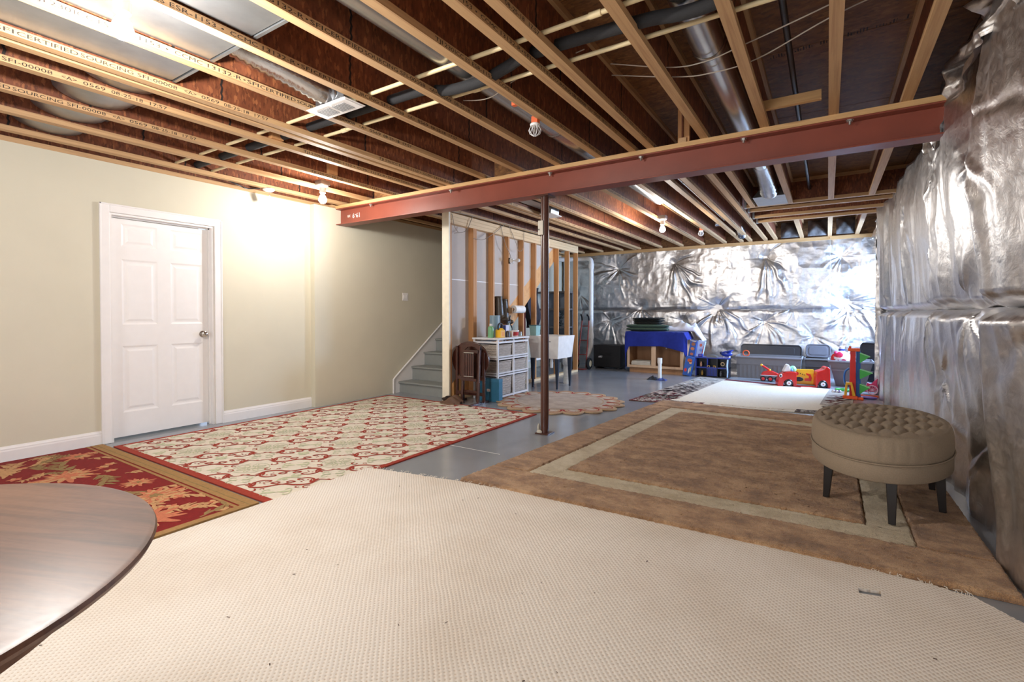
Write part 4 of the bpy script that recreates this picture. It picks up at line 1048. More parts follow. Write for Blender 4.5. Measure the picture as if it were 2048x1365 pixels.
# ================================================================== drain and vent pipes at the far left
dp = thing('drain_pipe', 'tall white plastic drain pipe against the far foil wall', 'pipe', (-4.31, 9.86, 0))
MB().tube([tuple(p) for p in spline([(-.9, -.3, 2.36), (-.3, 0, 2.36), (-.06, 0, 2.35), (0, 0, 2.28), (0, 0, 2.0), (0, 0, .9), (0, 0, .58), (.0, 0, .5), (-.03, 0, .36), (-.10, 0, .24)], 6)], .050, 18).build('stack', M_PVC, dp, smooth=50)
MB().cyl((0, 0, .62), (0, 0, .74), .060, n=18).cyl((0, 0, 2.14), (0, 0, 2.24), .06, n=18).build('coupling', M_PVC, dp, smooth=40)
v1 = thing('vent_pipe', 'thin white plastic pipe rising beside the last studs', 'pipe', (-4.26, 8.66, .0))
MB().tube([tuple(p) for p in spline([(-.3, .3, 2.42), (-.08, .1, 2.40), (0, 0, 2.32), (0, 0, 1.2), (0, 0, .50)], 6)], .021, 12).build('riser_pipe', M_PVC, v1, smooth=50)
MB().cyl((0, 0, .41), (0, 0, .53), .034, n=14).build('fitting', M_PVC, v1, smooth=40)
MB().cyl((0, -2.0, .36), (0, .05, .38), .021, n=12).build('branch', M_PVC, v1, smooth=40)
ps1 = thing('pipe_stub', 'thick speckled white drain stub standing by the laundry sink', 'pipe', (-3.655, 7.38, 0))
M_PVCD = mat('speckled_plastic_pipe', S(214, 212, 206), .45, var=.12, vs=40)
MB().cyl((0, 0, 0), (0, 0, .33), .061, n=28).build('pipe', M_PVCD, ps1, smooth=40)
MB().lathe([(.062, .30), (.070, .31), (.076, .33), (.076, .42), (.068, .43), (.062, .425), (.001, .42)], n=28).build('hub', M_PVCD, ps1, smooth=40)
ps2 = thing('pipe_stub', 'thin white drain stub with blue rag, in front of the cabinet', 'pipe', (-2.475, 8.65, 0))
MB().cyl((0, 0, 0), (0, 0, .33), .032, n=22).build('pipe', M_PVC, ps2, smooth=40)
MB().cyl((0, 0, .29), (0, 0, .385), .040, n=22).build('cap', M_PVC, ps2, smooth=40)
def rag(name, label, c, ext, m, seed):
    h = lambda u, v: ext[2]*(max(0, math.sin(PI*u)*math.sin(PI*v))**.5)*(.7+.3*math.sin(11*u+seed)*math.cos(9*v+seed))
    o = MB().grid(lambda u, v: ((u-.5)*ext[0]*(1+.15*math.sin(6*v+seed)), (v-.5)*ext[1]*(1+.15*math.sin(7*u)), .002+h(u, v)), 20, 14)
    o.add([((u-.5)*ext[0], (v-.5)*ext[1], .001) for u, v in ((0, 0), (1, 0), (1, 1), (0, 1))], [(3, 2, 1, 0)])
    return tag(o.build(name, m, smooth=70, loc=c, fix=False), label, 'rag')
rag('rag', 'dark blue rag lying at the foot of the thin stub', (-2.43, 8.60, 0), (.16, .14, .05), mat('navy_cloth', S(52, 66, 122), .9, bmp=.3), 1)
rag('rag', 'charcoal rag lying left of the thin white stub', (-2.60, 8.65, 0), (.15, .16, .07), mat('charcoal_cloth', S(44, 46, 54), .9, bmp=.3), 2)

# ================================================================== laundry sink
M_SINK = mat('white_sink_plastic', S(232, 230, 226), .35)
sk_ = thing('laundry_sink', 'white plastic laundry sink on dark legs behind the column', 'sink', (-3.71, 6.93, 0))
def tubm(o, z0, z1, hx0, hy0, hx1, hy1): return o.add([(s*hx0, t*hy0, z0) for s, t in ((-1, -1), (1, -1), (1, 1), (-1, 1))]+[(s*hx1, t*hy1, z1) for s, t in ((-1, -1), (1, -1), (1, 1), (-1, 1))], [(0, 1, 5, 4), (1, 2, 6, 5), (2, 3, 7, 6), (3, 0, 4, 7)])
tm = MB(); tubm(tm, .47, .82, .238, .245, .272, .28); tubm(tm, .49, .82, .218, .225, .250, .258)
tm.add([(s*.238, t*.245, .47) for s, t in ((-1, -1), (1, -1), (1, 1), (-1, 1))], [(3, 2, 1, 0)]).add([(s*.218, t*.225, .49) for s, t in ((-1, -1), (1, -1), (1, 1), (-1, 1))], [(0, 1, 2, 3)])
tm.add([(s*a, t*b, .82) for a, b in ((.272, .28), (.25, .258)) for s, t in ((-1, -1), (1, -1), (1, 1), (-1, 1))], [(i, (i+1) % 4, 4+(i+1) % 4, 4+i) for i in range(4)])
tm.build('basin', M_SINK, sk_, fix=False)
M_SLEG = mat('dark_steel_leg', S(62, 70, 84), .35, .5)
for sx in (-1, 1):
    for sy in (-1, 1):
        x, y = sx*.215, sy*.22
        MB().hexa([(x-.012, y-.010, 0), (x+.012, y-.010, 0), (x+.012, y+.010, 0), (x-.012, y+.010, 0)], [(x-.035, y-.022, .47), (x+.035, y-.022, .47), (x+.035, y+.022, .47), (x-.035, y+.022, .47)]).build('leg', M_SLEG, sk_)
MB().cbox((.10, -.2745, .735), (.06, .002, .016), 0, .09).build('moulded_mark', mat('grey_print', S(150, 150, 154), .6), sk_)
MB().cyl((0, 0, .30), (0, 0, .47), .024, n=12).build('waste_pipe', M_PVC, sk_, smooth=40)

# ================================================================== white shelf with wicker baskets
M_SHW = mat('white_shelf_paint', S(226, 226, 228), .4)
SX0, SX1, SY0, SY1 = -4.115, -3.70, 5.40, 6.19
sh = thing('basket_shelf', 'white open storage shelf holding six wicker baskets by the studs', 'shelf', (SX1, SY0, 0))
D = SX0-SX1; Wd = SY1-SY0
for y in (0, Wd/2-.01, Wd-.022):
    for x in (-.024, D): MB().box(x, x+.024, y, y+.022, 0, .815).build('post', M_SHW, sh)
MB().box(D-.012, .012, -.012, Wd+.012, .815, .838).build('top', M_SHW, sh, bevel=.003)
for z0, z1 in ((.765, .79), (.572, .592), (.540, .560), (.352, .37), (.318, .338), (.03, .055)):
    MB().box(-.020, -.002, .022, Wd-.022, z0, z1).build('front_rail', M_SHW, sh)
    for y in (.002, Wd-.018): MB().box(D+.024, -.024, y, y+.016, z0, z1).build('side_rail', M_SHW, sh)
    MB().box(D+.002, D+.02, .022, Wd-.022, z0, z1).build('back_rail', M_SHW, sh)
for z in (.560, .338, .055):
    for y in (.03, Wd/2-.03, Wd/2+.02, Wd-.05): MB().box(D+.02, -.02, y, y+.02, z-.012, z).build('runner', M_SHW, sh)
def wicker():
    m, nt, b = new_mat('grey_wicker'); v = coords(nt, (1, 1, 1))
    w1 = N(nt, 'ShaderNodeTexBrick', Scale=26.0); w1.inputs['Color1'].default_value = S(222, 214, 204); w1.inputs['Color2'].default_value = S(192, 180, 168); w1.inputs['Mortar'].default_value = S(120, 108, 98)
    w1.inputs['Mortar Size'].default_value = .05; w1.inputs['Brick Width'].default_value = .8; w1.inputs['Row Height'].default_value = .28
    sp = N(nt, 'ShaderNodeSeparateXYZ'); nt.links.new(v, sp.inputs[0]); cb = N(nt, 'ShaderNodeCombineXYZ')
    ad = N(nt, 'ShaderNodeMath', operation='ADD'); nt.links.new(sp.outputs['X'], ad.inputs[0]); nt.links.new(sp.outputs['Y'], ad.inputs[1])
    nt.links.new(ad.outputs[0], cb.inputs['X']); nt.links.new(sp.outputs['Z'], cb.inputs['Y']); nt.links.new(cb.outputs[0], w1.inputs['Vector'])
    nt.links.new(w1.outputs['Color'], b.inputs['Base Color']); b.inputs['Roughness'].default_value = .8; bump(nt, b, w1.outputs['Fac'], -.7, .006); return m
M_WICK = wicker()
def basket(loc, h, w_, d_, label):
    t = thing('wicker_basket', label, 'basket', loc, 0, 'wicker baskets in the white shelf')
    m = MB(); a = .94
    for (z0, z1, k0, k1, off, fl) in ((0, h, a, 1, 0, False), (.008, h, a, 1, .010, True)):
        hx, hy = d_/2-off, w_/2-off
        q = [(s*hx*k0, u*hy*k0, z0) for s, u in ((-1, -1), (1, -1), (1, 1), (-1, 1))]+[(s*hx*k1, u*hy*k1, z1) for s, u in ((-1, -1), (1, -1), (1, 1), (-1, 1))]
        f = [(0, 1, 5, 4), (1, 2, 6, 5), (2, 3, 7, 6), (3, 0, 4, 7), (3, 2, 1, 0)]; m.add(q, f)
    m.build('weave', M_WICK, t, fix=False)
    rim = [(s*d_/2, u*w_/2, h) for s, u in ((-1, -1), (1, -1), (1, 1), (-1, 1))]
    MB().tube(rim+[rim[0]], .009, 8).build('rim', M_WICK, t, smooth=50)
    for k in range(1, int(h/.032)):   # raised weave courses
        kk = (a+(1-a)*k*.032/h); z = k*.032
        r_ = [(s*d_/2*kk, u*w_/2*kk, z) for s, u in ((-1, -1), (1, -1), (1, 1), (-1, 1))]; MB().tube(r_+[r_[0]], .0055, 5).build('course', M_WICK, t, smooth=50)
for i, (z, h) in enumerate(((.055, .24), (.338, .175), (.560, .178))):
    for j in (0, 1):
        basket((SX1+D/2-.004, SY0+.205+j*.385, z), h, .335, .375, ['bottom', 'middle', 'top'][i]+' row wicker basket '+('at left, partly behind blue box', 'at right, beside the sink')[j] if i == 0 else ['', 'middle', 'top'][i]+' row wicker basket '+('at left end of the white shelf', 'at right end of the white shelf, beside the sink')[j])

ZT = .838
def rev(name, label, cat, loc, parts, n=20):
    t = thing(name, label, cat, (loc[0], loc[1], loc[2]))
    for nm, prof, m in parts: MB().lathe(prof, n=n).build(nm, m, t, smooth=45)
    return t
rev('soap_bottle', 'green squat bottle at the left end of the shelf top', 'bottle', (-3.88, 5.49, ZT), (('body', [(.001, 0), (.040, 0), (.042, .01), (.042, .13), (.036, .15), (.018, .16)], mat('green_bottle', S(120, 176, 128), .3)), ('cap', [(.019, .158), (.021, .16), (.021, .19), (.001, .192)], M_PVC)))
rev('tall_tin', 'tall blue-grey cylinder behind the yellow jug', 'canister', (-3.98, 5.73, ZT), (('body', [(.001, 0), (.075, 0), (.075, .30), (.07, .305), (.001, .305)], mat('blue_grey_tin', S(120, 146, 160), .4)), ('rim', [(.077, .29), (.077, .302)], mat('tin_rim', S(140, 164, 176), .4))))
jg = thing('oil_jug', 'yellow jug with black handle on the shelf top', 'jug', (-3.80, 5.60, ZT))
MB().hexa([(-.045, -.055, 0), (.045, -.055, 0), (.045, .055, 0), (-.045, .055, 0)], [(-.045, -.055, .10), (.045, -.055, .10), (.045, .055, .10), (-.045, .055, .10)]).hexa([(-.045, -.055, .10), (.045, -.055, .10), (.045, .055, .10), (-.045, .055, .10)], [(-.02, -.03, .13), (.02, -.03, .13), (.02, .03, .13), (-.02, .03, .13)]).build('body', mat('yellow_plastic', S(238, 182, 48), .35), jg, bevel=.006)
MB().tube([tuple(p) for p in spline([(0, -.05, .11), (0, -.045, .17), (0, 0, .195), (0, .045, .17), (0, .05, .11)], 5)], .013, 8).build('handle', M_BLACK, jg, smooth=50)
MB().box(.0452, .0458, -.03, .03, .02, .08).build('label', mat('orange_label', S(236, 150, 40), .5), jg)
wb_ = thing('detergent_box', 'white and navy carton standing right of the yellow jug', 'box', (-3.93, 5.90, ZT))
MB().box(-.05, .05, -.06, .06, 0, .165).build('carton', mat('white_card', S(214, 216, 232), .6), wb_)
MB().box(-.051, .051, -.061, -.035, .001, .164).build('navy_stripe', mat('navy_print', S(58, 58, 110), .6), wb_)
rev('dark_jar', 'small dark grey jar in front of the white carton', 'jar', (-3.78, 5.76, ZT), (('body', [(.001, 0), (.032, 0), (.034, .06), (.022, .085), (.001, .09)], mat('dark_grey_glass', S(84, 80, 84), .3)),))
rev('cream_pot', 'small cream paper cup between the dark jar and the red-labelled tub', 'cup', (-3.79, 5.86, ZT), (('body', [(.001, 0), (.026, 0), (.034, .085), (.031, .085), (.026, .01), (.001, .01)], mat('cream_paper', S(222, 204, 184), .6)),))
rev('margarine_tub', 'white tub with red label on the shelf top', 'tub', (-3.80, 5.99, ZT), (('body', [(.001, 0), (.040, 0), (.052, .08), (.001, .08)], M_PVC), ('label', [(.0425, .012), (.0505, .066)], mat('red_label', S(190, 60, 64), .5)), ('lid', [(.055, .078), (.055, .09), (.001, .09)], M_PVC)))
spb = rev('spray_bottle', 'clear spray bottle with black trigger on the shelf top', 'bottle', (-3.95, 6.05, ZT), (('body', [(.001, 0), (.036, 0), (.038, .11), (.018, .16), (.012, .19)], mat('milky_green_bottle', S(170, 186, 170), .3)),))
MB().box(-.014, .014, -.05, .03, .19, .225).cbox((0, -.045, .165), (.014, .016, .07), 0, .35).build('trigger_head', M_BLACK, spb, bevel=.004)
br_ = thing('scrub_brush', 'black long-handled brush standing at the back of the shelf', 'brush', (-4.04, 6.22, ZT))
MB().tube([tuple(p) for p in spline([(0, 0, 0), (0, .01, .15), (0, -.01, .25), (0, .005, .30)], 5)], .009, 8).build('handle', M_BLACK, br_, smooth=50)
MB().ball((0, .02, .10), (.02, .04, .06), 10, 8).build('bristles', mat('black_bristle', S(30, 30, 34), .9, bmp=.6), br_, smooth=50)
M_JARG = mat('clear_glassware', S(196, 210, 206), .12, spec=.8)
for k, (x, y, h, r) in enumerate(((-3.86, 6.10, .055, .026), (-3.90, 6.145, .07, .028), (-3.82, 6.155, .05, .026))):
    rev('glass_jar', ['clear glass jar nearest the red-labelled tub', 'tallest clear glass jar at the shelf end', 'clear glass jar nearest the sink'][k], 'jar', (x, y, ZT), (('body', [(.001, 0), (r, 0), (r, h*.8), (r*.8, h), (r*.7, h), (r*.85, h*.78), (r*.85, .006), (.001, .006)], M_JARG), ('lid', [(r*.85, h), (r*.85, h+.012), (.001, h+.012)], M_BOLT)))
tu = thing('plastic_tub', 'translucent aqua tub on the corner of the sink', 'tub', (-3.72, 6.36, .0))
tu.location = (-3.93, 6.72, .821)
MB().hexa([(-.02, -.06, 0), (.09, -.06, 0), (.09, .06, 0), (-.02, .06, 0)], [(-.03, -.075, .16), (.10, -.075, .16), (.10, .075, .16), (-.03, .075, .16)]).build('shell', mat('aqua_plastic', S(150, 190, 186), .3), tu, bevel=.006)
MB().box(-.035, .105, -.08, .08, .155, .168).build('lid', mat('teal_plastic', S(70, 110, 112), .35), tu, bevel=.003)

# boots and paper towels hung on the studs
def boot(loc, lean, label):
    t = thing('rubber_boot', label, 'boot', loc, 0, 'rubber boots hung between the studs')
    m = MB().tube([tuple(p) for p in spline([(0, 0, .36), (0, lean*.2, .30), (0, lean*.5, .18), (0, lean*.8, .08), (.02, lean, .02)], 6)], [.052+.0012*i for i in range(25)], 16)
    m.build('shaft', M_BOOT, t, smooth=60)
    MB().ball((.05, lean, .02), (.11, .05, .045), 16, 10).build('foot', M_BOOT, t, smooth=60)
    MB().lathe([(.054, .35), (.058, .355), (.058, .37), (.054, .375)], n=16, cap=False).build('cuff', M_BOOT, t, smooth=60)
M_BOOT = mat('olive_rubber', S(72, 62, 52), .35, var=.3, vs=14)
boot((-4.262, 6.24, 1.06), .03, 'dark olive rubber boot hanging left of its mate'); boot((-4.262, 6.385, 1.02), .03, 'dark olive rubber boot hanging right of its mate, near the paper towel')
pt_ = thing('paper_towel', 'white paper towel roll mounted across two studs', 'paper towel', (-4.148, 6.62, 1.235))
MB().lathe([(.020, -.14), (.062, -.14), (.062, .14), (.020, .14)], (0, 0, 0), 28, 'Y', cap=False).build('roll', mat('paper', S(238, 236, 232), .9), pt_, smooth=40)
MB().lathe([(.013, -.20), (.013, .20)], (0, 0, 0), 12, 'Y').build('rod', M_LUMZ, pt_, smooth=40)
for y in (-.195, .195): MB().box(-.073, .02, y-.008, y+.008, -.05, .025).build('bracket', mat('card_brown', S(176, 140, 104), .7), pt_)
# things stored beneath the stairs
hb = thing('garment_bag', 'dark navy garment bag hanging under the stair slope', 'bag', (-4.72, 7.95, .9))
MB().grid(lambda u, v: (.03*math.sin(9*v), (u-.5)*.42*(.6+.4*math.sin(PI*min(1, v*1.1))), .75*v), 10, 14).grid(lambda u, v: (.10+.03*math.sin(7*v), (u-.5)*.42*(.6+.4*math.sin(PI*min(1, v*1.1))), .75*v), 10, 14, True).build('bag', mat('navy_nylon', S(34, 38, 54), .5), hb, smooth=60, fix=False)
MB().tube([(.05, 0, .74), (.05, 0, .9), (.05, .04, .93), (.05, .05, .89)], .005, 6).build('hook', M_BOLT, hb)
um = thing('umbrella', 'furled maroon umbrella leaning under the stair slope', 'umbrella', (-4.62, 7.50, .0))
MB().tube([(0, 0, 0), (-.02, .06, .4), (-.03, .10, .75), (-.035, .13, 1.25), (-.035, .135, 1.40)], [.006, .035, .045, .03, .01], 10).build('furled_cloth', mat('maroon_cloth', S(96, 34, 34), .7), um, smooth=60)
MB().tube([(-.035, .135, 1.38), (-.035, .14, 1.46), (-.02, .17, 1.5), (-.01, .2, 1.46)], .010, 8).build('handle', M_BLACK, um, smooth=50)
us = thing('utility_shelf', 'grey plastic shelving unit behind the last studs', 'shelf', (-4.93, 9.35, 0))
M_GSH = mat('grey_shelf_plastic', S(136, 142, 152), .5)
for z in (.42, .86, 1.24, 1.60): MB().box(-.40, .36, -.2, .2, z, z+.035).build('shelf_board', mat('shelf_dark_%d' % int(z*100), S(96, 92, 92), .5), us)
for x in (-.38, .34):
    for y in (-.18, .18): MB().cyl((x, y, 0), (x, y, 1.62), .018, n=10).build('post', M_GSH, us, smooth=40)
MB().box(-.38, .34, .186, .196, .1, 1.6).build('back_sheet', M_GSH, us)
wr = thing('wreath_bag', 'dark green artificial greenery stored on the grey shelving', 'greenery', (-4.80, 9.30, .896))
wl2 = MB(); rr = random.Random(9)
for k in range(110):
    a = rr.uniform(0, 6.28); r_ = rr.uniform(.02, .12); z = rr.uniform(.02, .30); leaf = Vector((r_*math.cos(a), .7*r_*math.sin(a), z)); d_ = Vector((rr.uniform(-1, 1), rr.uniform(-1, 1), rr.uniform(-.3, 1))).normalized()*.06
    wl2.tube([leaf, leaf+d_], [.009, .001], 4)
wo = wl2.build('sprigs', mat('dark_green_needles', S(26, 40, 34), .8), wr); wo['kind'] = 'stuff'
MB().cyl((0, 0, 0), (0, 0, .3), .02, n=8).build('stem', M_BLACK, wr)
for k, (x, z, c, lb) in enumerate(((-.12, .456, (70, 84, 110), 'slate blue plastic crate on the lowest grey shelf'), (.14, .456, (52, 58, 66), 'charcoal plastic crate on the lowest grey shelf'))):
    cr = thing('plastic_crate', lb, 'crate', (-4.93+x, 9.33, z)); MB().hexa([(-.10, -.13, 0), (.10, -.13, 0), (.10, .13, 0), (-.10, .13, 0)], [(-.115, -.145, .24), (.115, -.145, .24), (.115, .145, .24), (-.115, .145, .24)]).build('body', mat('crate_%d' % k, S(*c), .5), cr, bevel=.004)
    for z2 in (.10, .22): MB().box(-.119, .119, -.149, .149, z2, z2+.016).build('rib', M_PVC, cr)
# ================================================================== folding table, chair, box and shoes by the partition
M_DKW = mat('mahogany', S(66, 34, 26), .25, var=.25, vs=9, coat=.3)
ft = thing('folding_table', 'dark mahogany round folding table standing on edge by the partition', 'table', (-3.95, 5.11, 0))
cz, r_ = .555, .305
MB().extr([(r_*math.cos(t)*1.0, 0, cz+r_*.82*math.sin(t)) for t in np.linspace(0, 2*PI, 56, endpoint=False)], (0, .022, 0)).build('round_leaf', M_DKW, ft, bevel=.006)
for x in (-.20, -.10, .14, .24): MB().box(x-.016, x+.016, -.032, -.004, .02, .74 if abs(x) < .22 else .66).build('leg', M_DKW, ft, bevel=.003)
for z in (.10, .30): MB().box(-.22, .26, -.028, -.008, z, z+.045).build('stretcher', M_DKW, ft, bevel=.003)
for x in (-.16, .20): MB().box(x-.02, x+.02, -.09, .12, 0, .03).build('foot', M_DKW, ft, bevel=.004)
ch = thing('folding_chair', 'dark mahogany folded chair with arched top rail leaning on round table', 'chair', (-3.86, 4.985, 0))
for x in (-.128, .128): MB().cbox((x, .03, .375), (.030, .028, .75), 0, -.06).build('leg', M_DKW, ch, bevel=.004)
arch = [(-.143, .70), (-.143, .745), (-.08, .785), (0, .797), (.08, .785), (.143, .745), (.143, .70), (.10, .70), (.06, .735), (0, .745), (-.06, .735), (-.10, .70)]
MB().extr([(x, .035, z) for x, z in arch], (0, .024, 0)).build('top_rail', M_DKW, ch, bevel=.003)
MB().box(-.115, .115, .02, .042, .66, .70).build('back_rail', M_DKW, ch, bevel=.003)
for k in range(5): MB().box(-.108+k*.036, -.108+k*.036+.030, .0, .016, .335, .655).build('seat_slat', M_DKW, ch, bevel=.003)
MB().box(-.14, .11, -.004, .012, .30, .335).build('seat_rail', M_DKW, ch, bevel=.003)
MB().box(-.115, .115, .045, .06, .14, .175).build('stretcher', M_DKW, ch, bevel=.003)
for x in (-.128, .128): MB().box(x-.016, x+.016, -.17, .04, 0, .028).build('foot', M_DKW, ch, bevel=.004)
for z in (.665, .36): MB().cyl((-.09, -.004, z), (.07, -.004, z), .005, n=8).build('hinge_pin', M_BOLT, ch)
for k, (x, y, a) in enumerate(((-4.06, 4.84, .25), (-4.10, 4.955, .3))):
    s = thing('clog_shoe', ['brown leather clog nearest the scroll rug', 'brown leather clog behind its mate, touching the folded chair'][k], 'shoe', (x, y, .0), a, 'pair of brown clogs')
    def up(u, v):
        t = u; th = PI*v; w_ = .048*(1-.30*abs(t-.62)**1.2)*(math.sin(PI*min(.97, max(.06, t)))**.35); hh = .035+.055*math.exp(-((t-.62)/.28)**2)*(1 if t > .3 else .75)
        return ((t-.5)*.28, w_*math.cos(th), .022+hh*math.sin(th)*(math.sin(PI*min(.98, max(.04, t)))**.3))
    MB().grid(up, 26, 12).build('upper', mat('brown_leather_%d' % k, S(98, 70, 52), .6, bmp=.15), s, smooth=70)
    MB().prism([(-.14*math.cos(t)+.0, .05*math.sin(t)*(1+.12*-math.cos(t))) for t in np.linspace(0, 2*PI, 28, endpoint=False)], 0, .024).build('sole', mat('brown_sole_%d' % k, S(112, 88, 68), .8), s, bevel=.004)
    MB().ball((-.075, 0, .072), (.045, .034, .02), 14, 8).build('opening', mat('dark_lining_%d' % k, S(46, 34, 28), .9), s, smooth=60)
bb = thing('blue_box', 'blue cardboard box with white sticker before the basket shelf', 'box', (-3.775, 5.355, 0))
MB().box(-.17, .155, -.05, .095-.06, 0, .30).build('carton', mat('blue_card', S(52, 116, 146), .5, var=.04), bb, bevel=.003)
MB().box(-.171, .156, -.0512, .036, .262, .301).build('lid', mat('blue_card_lid', S(60, 124, 156), .5), bb, bevel=.002)
MB().box(-.04, .015, -.0518, -.0510, .13, .165).build('sticker', M_WHITE, bb); MB().box(-.028, -.012, -.0522, -.0516, .14, .155).build('sticker_print', mat('red_print', S(180, 90, 80), .5), bb)
# ================================================================== far left: hand truck, black case
ht = thing('hand_truck', 'red two-wheeled hand truck leaning behind the last stud', 'hand truck', (-4.33, 9.42, 0))
M_HTR = mat('red_tube_paint', S(140, 46, 32), .4)
for x in (-.10, .10):
    MB().tube([(x, .0, .04), (x*.9, .10, .55), (x*.8, .20, 1.02)], .014, 10).build('rail', M_HTR, ht, smooth=50)
    MB().tube([(x*.8, .20, 1.02), (x*.8, .18, 1.10), (x*.7, .12, 1.14)], .017, 10).build('grip', M_BLACK, ht, smooth=50)
for z in (.3, .6, .9): MB().cyl((-.09, .02+.18*z, z), (.09, .02+.18*z, z), .010, n=8).build('crossbar', M_HTR, ht)
MB().box(-.13, .13, -.16, .0, .008, .018).build('toe_plate', M_HTR, ht)
for x in (-.15, .15):
    wh = MB().lathe([(.05, -.03), (.10, -.032), (.118, -.02), (.122, 0), (.118, .02), (.10, .032), (.05, .03)], (x, .05, .122), 28, 'X').build('tyre', mat('black_tyre', S(28, 27, 28), .8), ht, smooth=50)
    MB().lathe([(.001, -.034), (.075, -.030), (.075, .030), (.001, .034)], (x, .05, .122), 20, 'X').build('hub', mat('cream_hub', S(196, 178, 140), .5), wh, smooth=50)
bc = thing('black_case', 'low black storage case with pale logo by the far wall', 'case', (-3.90, 9.95, 0))
MB().box(-.30, .30, -.22, .22, .035, .50).build('shell', mat('black_nylon', S(22, 22, 26), .7, bmp=.2), bc, bevel=.02, seg=3)
for x in (-.24, .24): MB().cyl((x, -.2, .025), (x, .2, .025), .025, n=12).build('roller', M_BLACK, bc)
MB().box(-.16, .10, -.236, -.22, .30, .33).build('handle', M_BLACK, bc, bevel=.004)
lg = MB()
for k, (x, z, w_, h) in enumerate(((-.18, .255, .035, .012), (-.15, .245, .02, .03), (-.125, .26, .03, .014), (-.185, .238, .05, .010), (-.13, .238, .03, .010))): lg.box(x, x+w_, -.2225, -.2212, z, z+h)
lg.build('logo_mark', mat('pale_logo', S(206, 206, 210), .6), bc)

# ================================================================== cabinet under the blue cloth
M_MAP = wood('maple_cabinet', S(196, 160, 128), S(214, 182, 150), (8, 8, 1.2), knots=False)
M_MAPD = wood('maple_inside', S(156, 112, 76), S(178, 134, 96), (8, 8, 1.2), knots=False)
cb = thing('base_cabinet', 'maple base cabinet without doors under a blue cloth', 'cabinet', (-3.37, 9.50, 0))
W = 1.09; DD = .58
MB().box(0, .018, .02, DD, .10, .80).box(W-.018, W, .02, DD, .10, .80).box(.018, W-.018, .02, DD, .10, .118).box(.018, W-.018, DD-.012, DD, .118, .80).box(.018, W-.018, .02, DD, .782, .80).build('carcass', M_MAPD, cb)
for x0, x1 in ((0, .045), (.485, .572), (W-.055, W)): MB().box(x0, x1, 0, .019, .10, .80).build('stile', M_MAP, cb, bevel=.002)
for z0, z1 in ((.10, .148), (.755, .80)): MB().box(.045, W-.055, .001, .018, z0, z1).build('rail', M_MAP, cb, bevel=.002)
MB().box(.03, W-.02, .06, .078, 0, .10).build('toe_kick', M_MAPD, cb)
for x in (.63, .80): MB().cyl((x, .56, .46), (x, .53, .46), .014, n=10).build('pipe_stub_fitting', M_BOLT, cb)
for k in range(4):
    tl = tag(MB().box(-.20+.004*k, .20-.006*k, -.14, .14, 0, .024).build('white_board', mat('white_board_%d' % k, S(214, 210, 200), .6), bevel=.003), ['lowest white board stacked in the cabinet', 'second white board up in the cabinet stack', 'third white board up in the cabinet stack', 'topmost white board stacked in the cabinet'][k], 'board', 'white boards stacked in the cabinet')
    tl.location = (-3.37+.255+.006*(k % 2), 9.50+.20, .1185+.0262*k)
tg = tag(MB().box(0, .42, 0, .10, 0, .012).build('loose_strip', mat('brown_strip', S(120, 78, 50), .6)), 'brown wooden strip lying in the right cabinet opening', 'board'); tg.location = (-2.77, 9.58, .1185); tg.rotation_euler = (0, -.03, .05)
M_BLUE = fabric('royal_blue_cloth', S(40, 52, 138), .08, 20, .2, 120)
cl = thing('blue_cloth', 'royal blue cloth draped over the maple cabinet', 'cloth', (-3.37, 9.50, .802))
def drape(u, v):
    """u left-right, v 0 at back of the top, 1 at the front hem"""
    x = -.09+u*1.34; top = .50
    hem = .30-.05*u+.16*max(0, (u-.55)/.45)**1.2+(.33*max(0, (.10-u)/.10))
    s = v*(top+hem)
    if x < -.015: x0 = -.03-.010*math.sin(8*v)
    xx = x; drop = 0
    if s <= top: y = top-s; z = .0
    else: y = -.014; drop = s-top; z = -drop; y -= .014*math.sin(u*16+1)*min(1, drop*5)+.02*drop
    if x < -.012: e = -.012-x; xx = -.022-.012*math.sin(9*v+2); z = min(z, -e*1.6-drop)
    if x > W+.005: e = x-W-.005; xx = W+.012+e*.42; z = z-e*.85
    z += .006+.006*math.sin(9*u+5*v)*(1 if s < top else 0)
    return (xx, y, z)
MB().grid(drape, 70, 60).build('cloth', M_BLUE, cl, smooth=80, fix=False).modifiers.new('thick', 'SOLIDIFY').thickness = .006
def blanket(name, label, c, ext, n, m, rz, seed, slump=0):
    t = thing(name, label, 'blanket', c, rz)
    h = ext[2]/n
    for k in range(n):
        def fn(u, v):
            a = 2*PI*u; p = .35; cx = abs(math.cos(a))**p*math.copysign(1, math.cos(a)); cz = abs(math.sin(a))**.8*math.copysign(1, math.sin(a))
            yy = (v-.5)*ext[1]; ed = max(0, 1-abs(2*v-1)**10)
            return (cx*ext[0]/2*(1+.03*math.sin(4*v+k+seed)), yy+.02*math.sin(3*u+k), h*(k+.5)+cz*h*.56*(.85+.15*math.sin(5*v+k))*ed-slump*max(0, cx)*.5*abs(cx)+.006*math.sin(6*v+2*u+k))
        MB().grid(fn, 40, 14).build('fold', m, t, smooth=80)
    return t
blanket('folded_blanket', 'sage green folded blanket on the blue cloth', (-3.02, 9.76, .820), (.80, .40, .125), 2, fabric('sage_wool', S(78, 98, 84), .12, 30, .4, 200), .03, 1)
blanket('folded_blanket', 'charcoal folded blanket on top of the green blanket', (-3.02, 9.76, .950), (.56, .36, .135), 3, fabric('charcoal_wool', S(38, 40, 38), .15, 30, .4, 200), -.02, 4)
wb2 = thing('white_bedding', 'crumpled white bedding heaped behind the folded blankets', 'bedding', (-2.36, 9.98, .824))
